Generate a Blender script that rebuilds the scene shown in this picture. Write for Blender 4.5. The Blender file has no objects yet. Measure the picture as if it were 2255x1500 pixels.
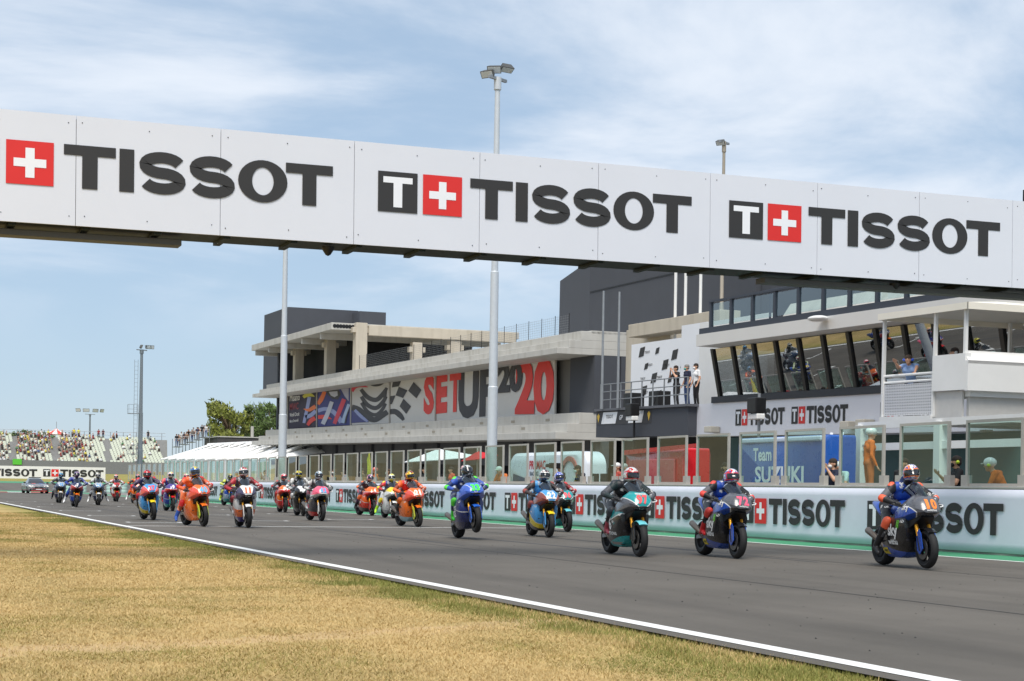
import bpy, bmesh, math, random
import numpy as np
from mathutils import Vector, Matrix
from mathutils.bvhtree import BVHTree
random.seed(7)
R = math.radians
scene = bpy.context.scene
col = scene.collection

# ------------------------------------------------------------------ camera (level shift lens, kneeling photographer)
F, PX, PY, ROLL, YAW, HC = 3549.0, 1127.5, 1075.5, math.atan(0.0155), R(21.63), 1.15
cam = bpy.data.cameras.new('camera'); camo = bpy.data.objects.new('camera', cam); col.objects.link(camo)
cam.sensor_fit = 'HORIZONTAL'; cam.sensor_width = 36.0; cam.lens = 36.0*F/2255.0
cam.shift_y = (PY-750.0)/2255.0
cam.clip_start = 0.1; cam.clip_end = 6000
fw = Vector((math.sin(YAW), math.cos(YAW), 0)); rt = Vector((math.cos(YAW), -math.sin(YAW), 0)); up = Vector((0, 0, 1))
rx = rt*math.cos(ROLL)+up*math.sin(ROLL); uy = up*math.cos(ROLL)-rt*math.sin(ROLL)
camo.matrix_world = Matrix(((rx.x, uy.x, -fw.x, 0), (rx.y, uy.y, -fw.y, 0), (rx.z, uy.z, -fw.z, HC), (0, 0, 0, 1)))
# the shift is along the rolled frame: the optical axis point stays at (PX, PY)
scene.camera = camo

def pix(px, py, ax, val):
    """point of a photo pixel's ray on the plane ax = val (positions come from ground, wall or facade planes)"""
    u = px-PX; v = py-PY; c, s = math.cos(ROLL), math.sin(ROLL)
    a = (u*c+v*s)/F; b = (-u*s+v*c)/F
    d = Vector((fw.x+a*rt.x, fw.y+a*rt.y, -b)); i = 'xyz'.index(ax); o = Vector((0, 0, HC))
    return o+d*((val-o[i])/d[i])

# ------------------------------------------------------------------ world, sun, exposure
SUN_EL, SUN_AZ = R(60), R(207)          # azimuth from +y towards +x
world = bpy.data.worlds.new('World'); scene.world = world; world.use_nodes = True
nt = world.node_tree; nt.nodes.clear()
def N(t, ty, **kw):
    n = t.nodes.new(ty)
    for k, v in kw.items(): setattr(n, k, v)
    return n
sky = N(nt, 'ShaderNodeTexSky', sky_type='NISHITA', sun_disc=False, sun_elevation=SUN_EL, sun_rotation=SUN_AZ,
        air_density=1.0, dust_density=.35, ozone_density=2.2, altitude=20)
tc = N(nt, 'ShaderNodeTexCoord'); sep = N(nt, 'ShaderNodeSeparateXYZ'); nt.links.new(tc.outputs['Generated'], sep.inputs[0])
def M_(t, op, a, b=None):
    n = N(t, 'ShaderNodeMath', operation=op)
    for i, q in enumerate((a, b)):
        if q is None: continue
        if isinstance(q, (int, float)): n.inputs[i].default_value = q
        else: t.links.new(q, n.inputs[i])
    return n.outputs[0]
zz = M_(nt, 'ADD', M_(nt, 'MAXIMUM', sep.outputs[2], 0.0), 0.16)
cx = M_(nt, 'DIVIDE', sep.outputs[0], zz); cy = M_(nt, 'DIVIDE', sep.outputs[1], zz)
cmb = N(nt, 'ShaderNodeCombineXYZ'); nt.links.new(cx, cmb.inputs[0]); nt.links.new(cy, cmb.inputs[1])
n1 = N(nt, 'ShaderNodeTexNoise'); n1.inputs['Scale'].default_value = 1.15; n1.inputs['Detail'].default_value = 9
n1.inputs['Roughness'].default_value = 0.56; n1.inputs['Distortion'].default_value = 0.5
nt.links.new(cmb.outputs[0], n1.inputs['Vector'])
rmp = N(nt, 'ShaderNodeValToRGB'); rmp.color_ramp.elements[0].position = 0.39; rmp.color_ramp.elements[1].position = 0.64
rmp.color_ramp.interpolation = 'EASE'
nt.links.new(n1.outputs[0], rmp.inputs[0])
mxs = N(nt, 'ShaderNodeMixRGB'); mxs.inputs[2].default_value = (6.0, 6.4, 7.0, 1)
veil = N(nt, 'ShaderNodeMixRGB'); veil.inputs[0].default_value = .75; veil.inputs[2].default_value = (3.05, 4.0, 5.15, 1)   # thin even haze over the whole sky
nt.links.new(sky.outputs[0], veil.inputs[1])
hz = N(nt, 'ShaderNodeMapRange', interpolation_type='SMOOTHSTEP'); hz.inputs[1].default_value = .06; hz.inputs[2].default_value = .19; nt.links.new(sep.outputs[2], hz.inputs[0])   # clouds melt into the haze near the horizon, all round
nt.links.new(M_(nt, 'MULTIPLY', M_(nt, 'MULTIPLY', rmp.outputs[0], hz.outputs[0]), 0.85), mxs.inputs[0]); nt.links.new(veil.outputs[0], mxs.inputs[1])
bg = N(nt, 'ShaderNodeBackground'); bg.inputs[1].default_value = 0.1
nt.links.new(mxs.outputs[0], bg.inputs[0])
wo = N(nt, 'ShaderNodeOutputWorld'); nt.links.new(bg.outputs[0], wo.inputs[0])

sl = bpy.data.lights.new('sun', 'SUN'); sl.energy = 2.7; sl.angle = R(30); sl.color = (1, .94, .86)
so = bpy.data.objects.new('sun', sl); col.objects.link(so)
sd = Vector((math.sin(SUN_AZ)*math.cos(SUN_EL), math.cos(SUN_AZ)*math.cos(SUN_EL), math.sin(SUN_EL)))
so.rotation_euler = sd.to_track_quat('Z', 'Y').to_euler(); so.location = sd*80
scene.view_settings.view_transform = 'Standard'; scene.view_settings.look = 'None'
scene.view_settings.exposure = 0.56; scene.view_settings.gamma = 1.0

# ------------------------------------------------------------------ materials
def lin(c):
    return tuple(((x/255.0)/12.92 if x <= 10 else (((x/255.0)+.055)/1.055)**2.4) for x in c)
MATS = {}
def mat(name, c, rough=.5, metal=0., var=.06, scale=6., bump=0., spec=.5, coat=0., emit=0.):
    """c: sRGB 0-255 paint colour; slight noise in colour and roughness so that nothing is perfectly even"""
    if name in MATS: return MATS[name]
    m = bpy.data.materials.new(name); m.use_nodes = True; t = m.node_tree; b = t.nodes['Principled BSDF']
    L = lin(c)
    b.inputs['Roughness'].default_value = rough; b.inputs['Metallic'].default_value = metal
    b.inputs['Specular IOR Level'].default_value = spec; b.inputs['Coat Weight'].default_value = coat
    b.inputs['Coat Roughness'].default_value = .06
    if var > 0 or bump > 0:
        tcn = N(t, 'ShaderNodeTexCoord'); nz = N(t, 'ShaderNodeTexNoise'); nz.inputs['Scale'].default_value = scale
        nz.inputs['Detail'].default_value = 6; nz.inputs['Roughness'].default_value = .6
        t.links.new(tcn.outputs['Object'], nz.inputs['Vector'])
        mx = N(t, 'ShaderNodeMixRGB'); mx.inputs[1].default_value = (*[x*(1-var*1.6) for x in L], 1); mx.inputs[2].default_value = (*[min(1, x*(1+var*1.6)) for x in L], 1)
        t.links.new(nz.outputs[0], mx.inputs[0]); t.links.new(mx.outputs[0], b.inputs['Base Color'])
        mr = N(t, 'ShaderNodeMapRange'); mr.inputs[3].default_value = max(.02, rough-.08); mr.inputs[4].default_value = min(1, rough+.1)
        t.links.new(nz.outputs[0], mr.inputs[0]); t.links.new(mr.outputs[0], b.inputs['Roughness'])
        if bump > 0:
            bp = N(t, 'ShaderNodeBump'); bp.inputs['Strength'].default_value = bump; bp.inputs['Distance'].default_value = .02
            t.links.new(nz.outputs[0], bp.inputs['Height']); t.links.new(bp.outputs[0], b.inputs['Normal'])
    else: b.inputs['Base Color'].default_value = (*L, 1)
    if emit: b.inputs['Emission Color'].default_value = (*L, 1); b.inputs['Emission Strength'].default_value = emit
    MATS[name] = m; return m
def suitmat(n, c):
    """race leathers with small printed patches and seams"""
    if n in MATS: return MATS[n]
    m = mat(n, c, .45, var=.10, scale=16, bump=.25); t = m.node_tree; b = t.nodes['Principled BSDF']
    tcn = N(t, 'ShaderNodeTexCoord'); vo = N(t, 'ShaderNodeTexVoronoi'); vo.inputs['Scale'].default_value = 11; t.links.new(tcn.outputs['Object'], vo.inputs['Vector'])
    nz = N(t, 'ShaderNodeTexNoise'); nz.inputs['Scale'].default_value = 60; t.links.new(tcn.outputs['Object'], nz.inputs['Vector'])
    sp = N(t, 'ShaderNodeSeparateColor'); t.links.new(vo.outputs['Color'], sp.inputs[0])
    k = M_(t, 'MULTIPLY', M_(t, 'GREATER_THAN', sp.outputs[0], .72), M_(t, 'MULTIPLY', M_(t, 'LESS_THAN', vo.outputs['Distance'], .42), M_(t, 'GREATER_THAN', nz.outputs[0], .46)))
    v2 = N(t, 'ShaderNodeTexVoronoi'); v2.inputs['Scale'].default_value = 5.2; t.links.new(tcn.outputs['Object'], v2.inputs['Vector']); s2 = N(t, 'ShaderNodeSeparateColor'); t.links.new(v2.outputs['Color'], s2.inputs[0])
    src = b.inputs['Base Color'].links[0].from_socket; pn = N(t, 'ShaderNodeMixRGB'); L = lin(c); pn.inputs[2].default_value = (*[x*.30 for x in L], 1) if sum(c) > 150 else (.10, .10, .11, 1)     # sewn panels in a second tone
    t.links.new(M_(t, 'GREATER_THAN', s2.outputs[1], .70), pn.inputs[0]); t.links.new(src, pn.inputs[1]); t.links.new(pn.outputs[0], b.inputs['Base Color'])
    src = b.inputs['Base Color'].links[0].from_socket; mx = N(t, 'ShaderNodeMixRGB'); mx.inputs[2].default_value = (.62, .62, .6, 1) if sum(c) < 480 else (.06, .06, .08, 1)
    t.links.new(k, mx.inputs[0]); t.links.new(src, mx.inputs[1]); t.links.new(mx.outputs[0], b.inputs['Base Color']); return m
def helmetmat(c1, c2, c3):
    """painted helmet: swirling two-colour design with thin accent lines"""
    n = 'helmet_'+repr((c1, c2, c3))
    if n in MATS: return MATS[n]
    m = bpy.data.materials.new('helmet_paint'); m.use_nodes = True; t = m.node_tree; b = t.nodes['Principled BSDF']; tcn = N(t, 'ShaderNodeTexCoord')
    nz = N(t, 'ShaderNodeTexNoise'); nz.inputs['Scale'].default_value = 9; nz.inputs['Detail'].default_value = 1; nz.inputs['Distortion'].default_value = 1.2; t.links.new(tcn.outputs['Object'], nz.inputs['Vector'])
    r = N(t, 'ShaderNodeValToRGB'); r.color_ramp.interpolation = 'CONSTANT'; e = r.color_ramp.elements; e[0].position = 0; e[0].color = (*lin(c3), 1); e[1].position = .41; e[1].color = (*lin(c1), 1)
    for q, c in ((.56, c2), (.64, c1), (.69, c3)): x = e.new(q); x.color = (*lin(c), 1)
    t.links.new(nz.outputs[0], r.inputs[0]); t.links.new(r.outputs[0], b.inputs['Base Color']); b.inputs['Roughness'].default_value = .2; b.inputs['Coat Weight'].default_value = .7; MATS[n] = m; return m
def C(c, kind='paint'):
    """material of a plain colour by finish"""
    c = tuple(c); n = '%s_%d_%d_%d' % (kind, *c)
    if kind == 'paint': return mat(n, c, .28, var=.03, coat=.5)
    if kind == 'cloth': return mat(n, c, .85, var=.22, scale=9, bump=.7)
    if kind == 'leather': return mat(n, c, .5, var=.10, scale=18, bump=.2)
    if kind == 'suit': return suitmat(n, c)
    if kind == 'print': return mat(n, c, .6, var=.03, scale=3)
    if kind == 'skin': return mat(n, c, .55, var=.08, scale=20)
    return mat(n, c, .5)
def glassmat(name, tint, gloss=.12, rough=.01, fres=True):
    if name in MATS: return MATS[name]
    m = bpy.data.materials.new(name); m.use_nodes = True; t = m.node_tree; t.nodes.clear()
    tr = N(t, 'ShaderNodeBsdfTransparent'); tr.inputs[0].default_value = (*tint, 1)
    gl = N(t, 'ShaderNodeBsdfGlossy'); gl.inputs['Roughness'].default_value = rough; gl.inputs[0].default_value = (.95, .97, .97, 1)
    mx = N(t, 'ShaderNodeMixShader'); fr = N(t, 'ShaderNodeFresnel'); fr.inputs[0].default_value = 1.5
    ge = N(t, 'ShaderNodeNewGeometry'); front = M_(t, 'SUBTRACT', 1.0, ge.outputs['Backfacing'])     # one reflecting side, so that the pane is not counted twice
    t.links.new(M_(t, 'MULTIPLY', M_(t, 'MINIMUM', M_(t, 'ADD', fr.outputs[0], gloss), 1.0), front), mx.inputs[0])
    t.links.new(tr.outputs[0], mx.inputs[1]); t.links.new(gl.outputs[0], mx.inputs[2])
    o = N(t, 'ShaderNodeOutputMaterial'); t.links.new(mx.outputs[0], o.inputs[0]); MATS[name] = m; return m

# ------------------------------------------------------------------ mesh building
class MB:
    def __init__(s): s.v = []; s.f = []; s.m = []
    def add(s, vs, fs, mi=0, M=None):
        o = len(s.v)
        for p in vs: s.v.append(tuple(M @ Vector(p)) if M is not None else tuple(p))
        for f in fs: s.f.append([i+o for i in f]); s.m.append(mi)
        return s
    def box(s, c, d, mi=0, M=None):
        x, y, z = d[0]/2, d[1]/2, d[2]/2
        vs = [(c[0]+a*x, c[1]+b*y, c[2]+e*z) for a in (-1, 1) for b in (-1, 1) for e in (-1, 1)]
        return s.add(vs, [(0, 1, 3, 2), (4, 6, 7, 5), (0, 4, 5, 1), (2, 3, 7, 6), (0, 2, 6, 4), (1, 5, 7, 3)], mi, M)
    def bb(s, a, b, mi=0, M=None):
        return s.box([(a[i]+b[i])/2 for i in range(3)], [abs(b[i]-a[i]) for i in range(3)], mi, M)
    def loft(s, rings, mi=0, M=None, cap=True, close=True):
        n = len(rings[0]); vs = [p for r in rings for p in r]; fs = []
        for i in range(len(rings)-1):
            for j in range(n if close else n-1):
                k = (j+1) % n; fs.append((i*n+j, i*n+k, (i+1)*n+k, (i+1)*n+j))
        if cap and close: fs.append(tuple(range(n-1, -1, -1))); fs.append(tuple(range((len(rings)-1)*n, len(rings)*n)))
        return s.add(vs, fs, mi, M)
    def tube(s, pts, r, n=8, mi=0, M=None, cap=True):
        pts = [Vector(p) for p in pts]; rs = r if isinstance(r, (list, tuple)) else [r]*len(pts); rings = []; pu = None
        for i, p in enumerate(pts):
            d = (pts[min(i+1, len(pts)-1)]-pts[max(i-1, 0)]).normalized()
            u = (pu-d*pu.dot(d)) if pu is not None else d.orthogonal()
            if u.length < 1e-6: u = d.orthogonal()
            u.normalize(); w = d.cross(u); pu = u
            rings.append([p+(u*math.cos(2*math.pi*j/n)+w*math.sin(2*math.pi*j/n))*rs[i] for j in range(n)])
        return s.loft(rings, mi, M, cap)
    def caps(s, p, q, r1, r2, n=10, mi=0, M=None):
        p = Vector(p); q = Vector(q); d = q-p
        if d.length < 1e-5: d = Vector((0, 0, 1e-4))
        e = d.normalized(); pts = []; rs = []
        for k in range(4): a = (k+.35)/4*math.pi/2; pts.append(p-e*r1*math.cos(a)); rs.append(r1*math.sin(a))
        pts.append(p); rs.append(r1); pts.append(q); rs.append(r2)
        for k in range(3, -1, -1): a = (k+.35)/4*math.pi/2; pts.append(q+e*r2*math.cos(a)); rs.append(r2*math.sin(a))
        u = e.orthogonal().normalized(); w = e.cross(u)
        return s.loft([[x+(u*math.cos(2*math.pi*j/n)+w*math.sin(2*math.pi*j/n))*rr for j in range(n)] for x, rr in zip(pts, rs)], mi, M)
    def ell(s, c, r, n=12, m=8, mi=0, M=None):
        rings = []
        for i in range(m):
            a = (i+.3)/(m-.4)*math.pi
            rings.append([(c[0]+r[0]*math.sin(a)*math.cos(2*math.pi*j/n), c[1]+r[1]*math.sin(a)*math.sin(2*math.pi*j/n), c[2]-r[2]*math.cos(a)) for j in range(n)])
        return s.loft(rings, mi, M)
    def lathe(s, prof, n=24, ax='x', c=(0, 0, 0), mi=0, M=None, close=True, a0=0, a1=360):
        """closed profile of (radius, axial) swept about an axis"""
        full = abs(a1-a0) >= 360; K = n if full else n+1; rings = []
        for i in range(K):
            a = R(a0+(a1-a0)*i/n); ca, sa = math.cos(a), math.sin(a)
            rings.append([{'x': (c[0]+h, c[1]+r*ca, c[2]+r*sa), 'y': (c[0]+r*ca, c[1]+h, c[2]+r*sa), 'z': (c[0]+r*ca, c[1]+r*sa, c[2]+h)}[ax] for r, h in prof])
        if full: rings.append(rings[0])
        return s.loft(rings, mi, M, cap=not full, close=close)
    def prism(s, pts, d, M=None, mi=0):
        """2-D polygon (x,z) extruded along y from 0 to d"""
        n = len(pts); vs = [(p[0], 0, p[1]) for p in pts]+[(p[0], d, p[1]) for p in pts]
        fs = [tuple(range(n)), tuple(range(2*n-1, n-1, -1))]+[(i, i+n, (i+1) % n+n, (i+1) % n) for i in range(n)]
        return s.add(vs, fs, mi, M)
    def mesh(s, name, nm=1, smooth=None):
        me = bpy.data.meshes.new(name); me.from_pydata(s.v, [], s.f)
        for i in range(nm): me.materials.append(None)
        me.polygons.foreach_set('material_index', s.m)
        bm = bmesh.new(); bm.from_mesh(me); bmesh.ops.recalc_face_normals(bm, faces=bm.faces); bm.to_mesh(me); bm.free()
        if smooth is not None:
            me.polygons.foreach_set('use_smooth', [True]*len(me.polygons)); me.set_sharp_from_angle(angle=R(smooth))
        me.update(); return me
    def build(s, name, mats, parent=None, smooth=None, bevel=0, **kw):
        if not isinstance(mats, (list, tuple)): mats = [mats]
        o = put(s.mesh(name, len(mats), smooth), name, mats, parent, **kw)
        if bevel: bv = o.modifiers.new('bevel', 'BEVEL'); bv.width = bevel; bv.segments = 2; bv.limit_method = 'ANGLE'
        return o
def put(me, name, mats, parent=None, M=None, label=None, cat=None, group=None, kind=None):
    o = bpy.data.objects.new(name, me); col.objects.link(o)
    for i, m in enumerate(mats if isinstance(mats, (list, tuple)) else [mats]):
        if i < len(o.material_slots): o.material_slots[i].link = 'OBJECT'; o.material_slots[i].material = m
    if parent is not None: o.parent = parent
    if M is not None: o.matrix_local = M
    tag(o, label, cat, group, kind); return o
def tag(o, label=None, cat=None, group=None, kind=None):
    for k, v in (('label', label), ('category', cat), ('group', group), ('kind', kind)):
        if v: o[k] = v
    return o
def thing(name, label, cat, loc=(0, 0, 0), rz=0., group=None):
    o = bpy.data.objects.new(name, None); col.objects.link(o); o.location = loc; o.rotation_euler = (0, 0, rz); o.empty_display_size = .2
    return tag(o, label, cat, group)
def T(x=0, y=0, z=0): return Matrix.Translation((x, y, z))
def Rz(a): return Matrix.Rotation(a, 4, 'Z')
def Rx(a): return Matrix.Rotation(a, 4, 'X')
def Ry(a): return Matrix.Rotation(a, 4, 'Y')
def S3(x, y, z): return Matrix.Diagonal((x, y, z, 1))
# planes for lettering: local x = reading direction, local z = up, local -y = towards the reader
FACE_TRACK = Matrix(((0, 1, 0, 0), (-1, 0, 0, 0), (0, 0, 1, 0), (0, 0, 0, 1)))   # on walls that face -x: reads towards -y
ORD = ['first', 'second', 'third', 'fourth', 'fifth', 'sixth', 'seventh', 'eighth', 'ninth', 'tenth', 'eleventh', 'twelfth', 'thirteenth', 'fourteenth', 'fifteenth', 'sixteenth', 'seventeenth', 'eighteenth', 'nineteenth', 'twentieth']
for t_ in ('twenty', 'thirty', 'forty'): ORD += [t_+'-'+ORD[i] for i in range(9)]+({'twenty': ['thirtieth'], 'thirty': ['fortieth'], 'forty': ['fiftieth']}[t_])

# ------------------------------------------------------------------ lettering
TXT = {}
def text_mesh(s, bold=0.012, shear=0., spacing=1.0):
    """flat text, height of capitals 1, centred, in x-z plane"""
    k = (s, bold, shear, spacing)
    if k in TXT: return TXT[k]
    cu = bpy.data.curves.new('t', 'FONT'); cu.body = s; cu.size = 1.0; cu.offset = bold; cu.shear = shear; cu.space_character = spacing; cu.resolution_u = 3
    o = bpy.data.objects.new('t', cu); col.objects.link(o); dg = bpy.context.evaluated_depsgraph_get()
    me = bpy.data.meshes.new_from_object(o.evaluated_get(dg)); bpy.data.objects.remove(o)
    vs = np.array([v.co[:] for v in me.vertices]); fs = [tuple(p.vertices) for p in me.polygons]; bpy.data.meshes.remove(me)
    lo, hi = vs.min(0), vs.max(0); hgt = .72 if s.isdigit() or s.isupper() else .72
    vs = (vs-np.array([(lo[0]+hi[0])/2, 0 if lo[1] > -.05 else 0, 0]))/hgt
    TXT[k] = ([(v[0], 0, v[1]) for v in vs], fs, (hi[0]-lo[0])/hgt); return TXT[k]
def text(mb, s, M, h, w=None, mi=0, **kw):
    v, f, tw = text_mesh(s, **kw); sx = h if w is None else w/tw
    mb.add([(p[0]*sx, 0, p[2]*h) for p in v], f, mi, M)
def s_poly(w, t, n=16):
    rx_, rz_ = (w-t)/2, (1-t)/4; c = []
    for i in range(n+1): a = R(18+(270-18)*i/n); c.append((w/2+rx_*math.cos(a), 1-t/2-rz_+rz_*math.sin(a)))
    for i in range(1, n+1): a = R(90-(270-18)*i/n); c.append((w/2+rx_*math.cos(a), t/2+rz_+rz_*math.sin(a)))
    A, B = [], []
    for i, p in enumerate(c):
        q0 = c[max(0, i-1)]; q1 = c[min(len(c)-1, i+1)]; d = Vector((q1[0]-q0[0], q1[1]-q0[1])).normalized(); n_ = Vector((-d.y, d.x))*t/2
        if i in (0, len(c)-1): n_ = Vector((math.copysign(t/2, n_.x)*.95, 0)) if False else n_
        A.append((p[0]+n_.x, p[1]+n_.y)); B.append((p[0]-n_.x, p[1]-n_.y))
    return A, B
LET = {}
def letter_mesh(ch, w, h):
    """one flat bold letter w wide and h high, lower left at the origin, in the x-z plane"""
    key = (ch, round(w, 3), round(h, 3))
    if key in LET: return LET[key]
    mb = MB(); t = .265
    if ch == 'T':
        b = .17*w/1.14; c = w/2; z = h*(1-t*.9)
        mb.add([(0, 0, z), (c-b, 0, z), (c-b, 0, 0), (c+b, 0, 0), (c+b, 0, z), (w, 0, z), (w, 0, h), (0, 0, h)], [(0, 1, 4, 5, 6, 7), (1, 2, 3, 4)])
    elif ch == 'I': mb.add([(0, 0, 0), (w, 0, 0), (w, 0, h), (0, 0, h)], [(0, 1, 2, 3)])
    elif ch == 'S':
        A, B = s_poly(1.06, t); n = len(A); k = w/1.06
        mb.add([(p[0]*k, 0, p[1]*h) for p in A+B], [(i, i+1, n+i+1, n+i) for i in range(n-1)])
    elif ch == 'O':
        n = 32; A = []; B = []
        for i in range(n):
            a = 2*math.pi*i/n; A.append((w/2+w/2*math.cos(a), 0, (.5+.51*math.sin(a))*h)); B.append((w/2+w*.218*math.cos(a), 0, (.5+.335*math.sin(a))*h))
        mb.add(A+B, [(i, (i+1) % n, n+(i+1) % n, n+i) for i in range(n)])
    elif ch == 't':
        mb.add([(0, 0, .8*h), (.35*w, 0, .8*h), (.35*w, 0, 0), (.65*w, 0, 0), (.65*w, 0, .8*h), (w, 0, .8*h), (w, 0, h), (0, 0, h)], [(0, 1, 4, 5, 6, 7), (1, 2, 3, 4)])
    elif ch == '+':
        p = [(.36, 0), (.64, 0), (.64, .36), (1, .36), (1, .64), (.64, .64), (.64, 1), (.36, 1), (.36, .64), (0, .64), (0, .36), (.36, .36)]
        mb.add([(x*w, 0, z*h) for x, z in p], [(0, 1, 2, 11), (10, 11, 2, 3, 4, 5, 8, 9), (5, 6, 7, 8)])
    LET[key] = mb.mesh('letter_'+ch, 1); return LET[key]
def logo(parent, M, h, w, off=.004):
    """T tile, cross tile and six wide letters, h high and w wide; M's origin is the lower left corner, -y the reader"""
    u = w/8.51; k = 6.14*u/6.2
    def a(ch, x, ww, z, hh, m, nm, o): put(letter_mesh(ch, ww, hh), nm, [m], parent, M=M @ T(x, -o, z))
    a('I', 0, u, 0, h, BLACKP, 'black_tile', off); a('t', .13*u, .74*u, .12*h, .75*h, WHITEP, 'tile_letter', off*2)
    a('I', 1.14*u, 1.01*u, 0, h, REDP, 'red_tile', off); a('+', 1.30*u, .69*u, .16*h, .68*h, WHITEP, 'cross', off*2)
    for ch, x, ww in (('T', 0, 1.14), ('I', 1.22, .33), ('S', 1.66, 1.06), ('S', 2.80, 1.06), ('O', 3.93, 1.17), ('T', 5.06, 1.14)):
        a(ch, 2.365*u+x*k, ww*k, 0, h, BLACKP, 'letter', off)
BLACKP = mat('print_black', (44, 43, 43), .55, var=.05, scale=2); REDP = mat('print_red', (214, 40, 36), .5, var=.04, scale=2); WHITEP = mat('print_white', (232, 234, 238), .5, var=.02, scale=2)
ALU = mat('aluminium', (184, 180, 172), .45, .3, .1, 5); STEEL = mat('galvanised_steel', (150, 154, 158), .5, .6, .12, 7)
DARK = mat('dark_metal', (30, 31, 34), .5, .3, .1); BLACKPL = mat('black_plastic', (18, 18, 20), .45); RUBBER = mat('tyre_rubber', (24, 24, 25), .75, var=.15, scale=30, bump=.15)
WHITEM = mat('white_paint', (226, 226, 224), .45, var=.05, scale=1.5); CHARC = mat('charcoal_render', (70, 73, 80), .85, var=.13, scale=.8, bump=.15)
CARBON = mat('carbon_fibre', (26, 27, 30), .35, .2, .15, 60, coat=.6)
# ================================================================== GROUND
XL, XW = 6.17, 20.2         # left track edge line, pit wall face
def nodes_ground(name, stops, scale, fine, rough=.9, bump=.4, stretch=(1, 1, 1), second=None):
    m = bpy.data.materials.new(name); m.use_nodes = True; t = m.node_tree; b = t.nodes['Principled BSDF']
    g = N(t, 'ShaderNodeNewGeometry'); mp = N(t, 'ShaderNodeMapping'); mp.inputs['Scale'].default_value = stretch
    t.links.new(g.outputs['Position'], mp.inputs[0])
    n1 = N(t, 'ShaderNodeTexNoise'); n1.inputs['Scale'].default_value = scale; n1.inputs['Detail'].default_value = 8; n1.inputs['Roughness'].default_value = .62
    n2 = N(t, 'ShaderNodeTexNoise'); n2.inputs['Scale'].default_value = fine; n2.inputs['Detail'].default_value = 5; n2.inputs['Roughness'].default_value = .7
    t.links.new(mp.outputs[0], n1.inputs['Vector']); t.links.new(g.outputs['Position'], n2.inputs['Vector'])
    r1 = N(t, 'ShaderNodeValToRGB'); el = r1.color_ramp.elements
    while len(el) < len(stops): el.new(.5)
    for e, (p, c) in zip(el, stops): e.position = p; e.color = (*lin(c), 1)
    t.links.new(n1.outputs[0], r1.inputs[0])
    mx = N(t, 'ShaderNodeMixRGB', blend_type='OVERLAY'); mx.inputs[0].default_value = .38
    t.links.new(r1.outputs[0], mx.inputs[1]); t.links.new(n2.outputs[0], mx.inputs[2])
    out = mx.outputs[0]
    if second: out = second(t, g, out)
    t.links.new(out, b.inputs['Base Color']); b.inputs['Roughness'].default_value = rough; b.inputs['Specular IOR Level'].default_value = .25
    bp = N(t, 'ShaderNodeBump'); bp.inputs['Strength'].default_value = bump; bp.inputs['Distance'].default_value = .02
    t.links.new(n2.outputs[0], bp.inputs['Height']); t.links.new(bp.outputs[0], b.inputs['Normal']); return m
WA, WB = 11.35, .30         # worn wheel track across the turf: y = WA + WB*x
def edge_green(t, g, out):
    """greener growth along the track edge: a real difference of the turf"""
    sp = N(t, 'ShaderNodeSeparateXYZ'); t.links.new(g.outputs['Position'], sp.inputs[0])
    nz = N(t, 'ShaderNodeTexNoise'); nz.inputs['Scale'].default_value = .5; nz.inputs['Detail'].default_value = 5; t.links.new(g.outputs['Position'], nz.inputs['Vector'])
    q = M_(t, 'ADD', sp.outputs[0], M_(t, 'MULTIPLY', nz.outputs[0], 2.2))
    mr = N(t, 'ShaderNodeMapRange'); mr.inputs[1].default_value = 5.7; mr.inputs[2].default_value = 6.9; t.links.new(q, mr.inputs[0])
    mx = N(t, 'ShaderNodeMixRGB'); mx.inputs[2].default_value = (*lin((128, 126, 58)), 1)
    t.links.new(M_(t, 'MULTIPLY', mr.outputs[0], .75), mx.inputs[0]); t.links.new(out, mx.inputs[1])
    n5 = N(t, 'ShaderNodeTexNoise'); n5.inputs['Scale'].default_value = 1.4; n5.inputs['Detail'].default_value = 5; t.links.new(g.outputs['Position'], n5.inputs['Vector'])
    dd = M_(t, 'ABSOLUTE', M_(t, 'ADD', M_(t, 'SUBTRACT', sp.outputs[1], M_(t, 'ADD', M_(t, 'MULTIPLY', sp.outputs[0], WB), WA)), M_(t, 'MULTIPLY', M_(t, 'SUBTRACT', n5.outputs[0], .5), 1.6)))
    m5 = N(t, 'ShaderNodeMapRange'); m5.inputs[1].default_value = .38; m5.inputs[2].default_value = .18; t.links.new(dd, m5.inputs[0])
    bx_ = N(t, 'ShaderNodeMixRGB'); bx_.inputs[2].default_value = (*lin((190, 160, 122)), 1); t.links.new(M_(t, 'MULTIPLY', m5.outputs[0], .55), bx_.inputs[0]); t.links.new(mx.outputs[0], bx_.inputs[1]); return bx_.outputs[0]
GRASSG = nodes_ground('dry_turf', [(.25, (112, 106, 58)), (.42, (164, 142, 92)), (.55, (184, 158, 106)), (.72, (128, 120, 66))], .42, 80, stretch=(1, .45, 1), second=edge_green)
def streaks(t, g, out):
    mp = N(t, 'ShaderNodeMapping'); mp.inputs['Scale'].default_value = (1.1, .02, 1); t.links.new(g.outputs['Position'], mp.inputs[0])
    nz = N(t, 'ShaderNodeTexNoise'); nz.inputs['Scale'].default_value = 1.; nz.inputs['Detail'].default_value = 4; t.links.new(mp.outputs[0], nz.inputs['Vector'])
    mr = N(t, 'ShaderNodeMapRange'); mr.inputs[1].default_value = .45; mr.inputs[2].default_value = .75; t.links.new(nz.outputs[0], mr.inputs[0])
    mx = N(t, 'ShaderNodeMixRGB', blend_type='MULTIPLY'); mx.inputs[2].default_value = (.66, .66, .67, 1)
    t.links.new(M_(t, 'MULTIPLY', mr.outputs[0], .8), mx.inputs[0]); t.links.new(out, mx.inputs[1]); return mx.outputs[0]
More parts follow.
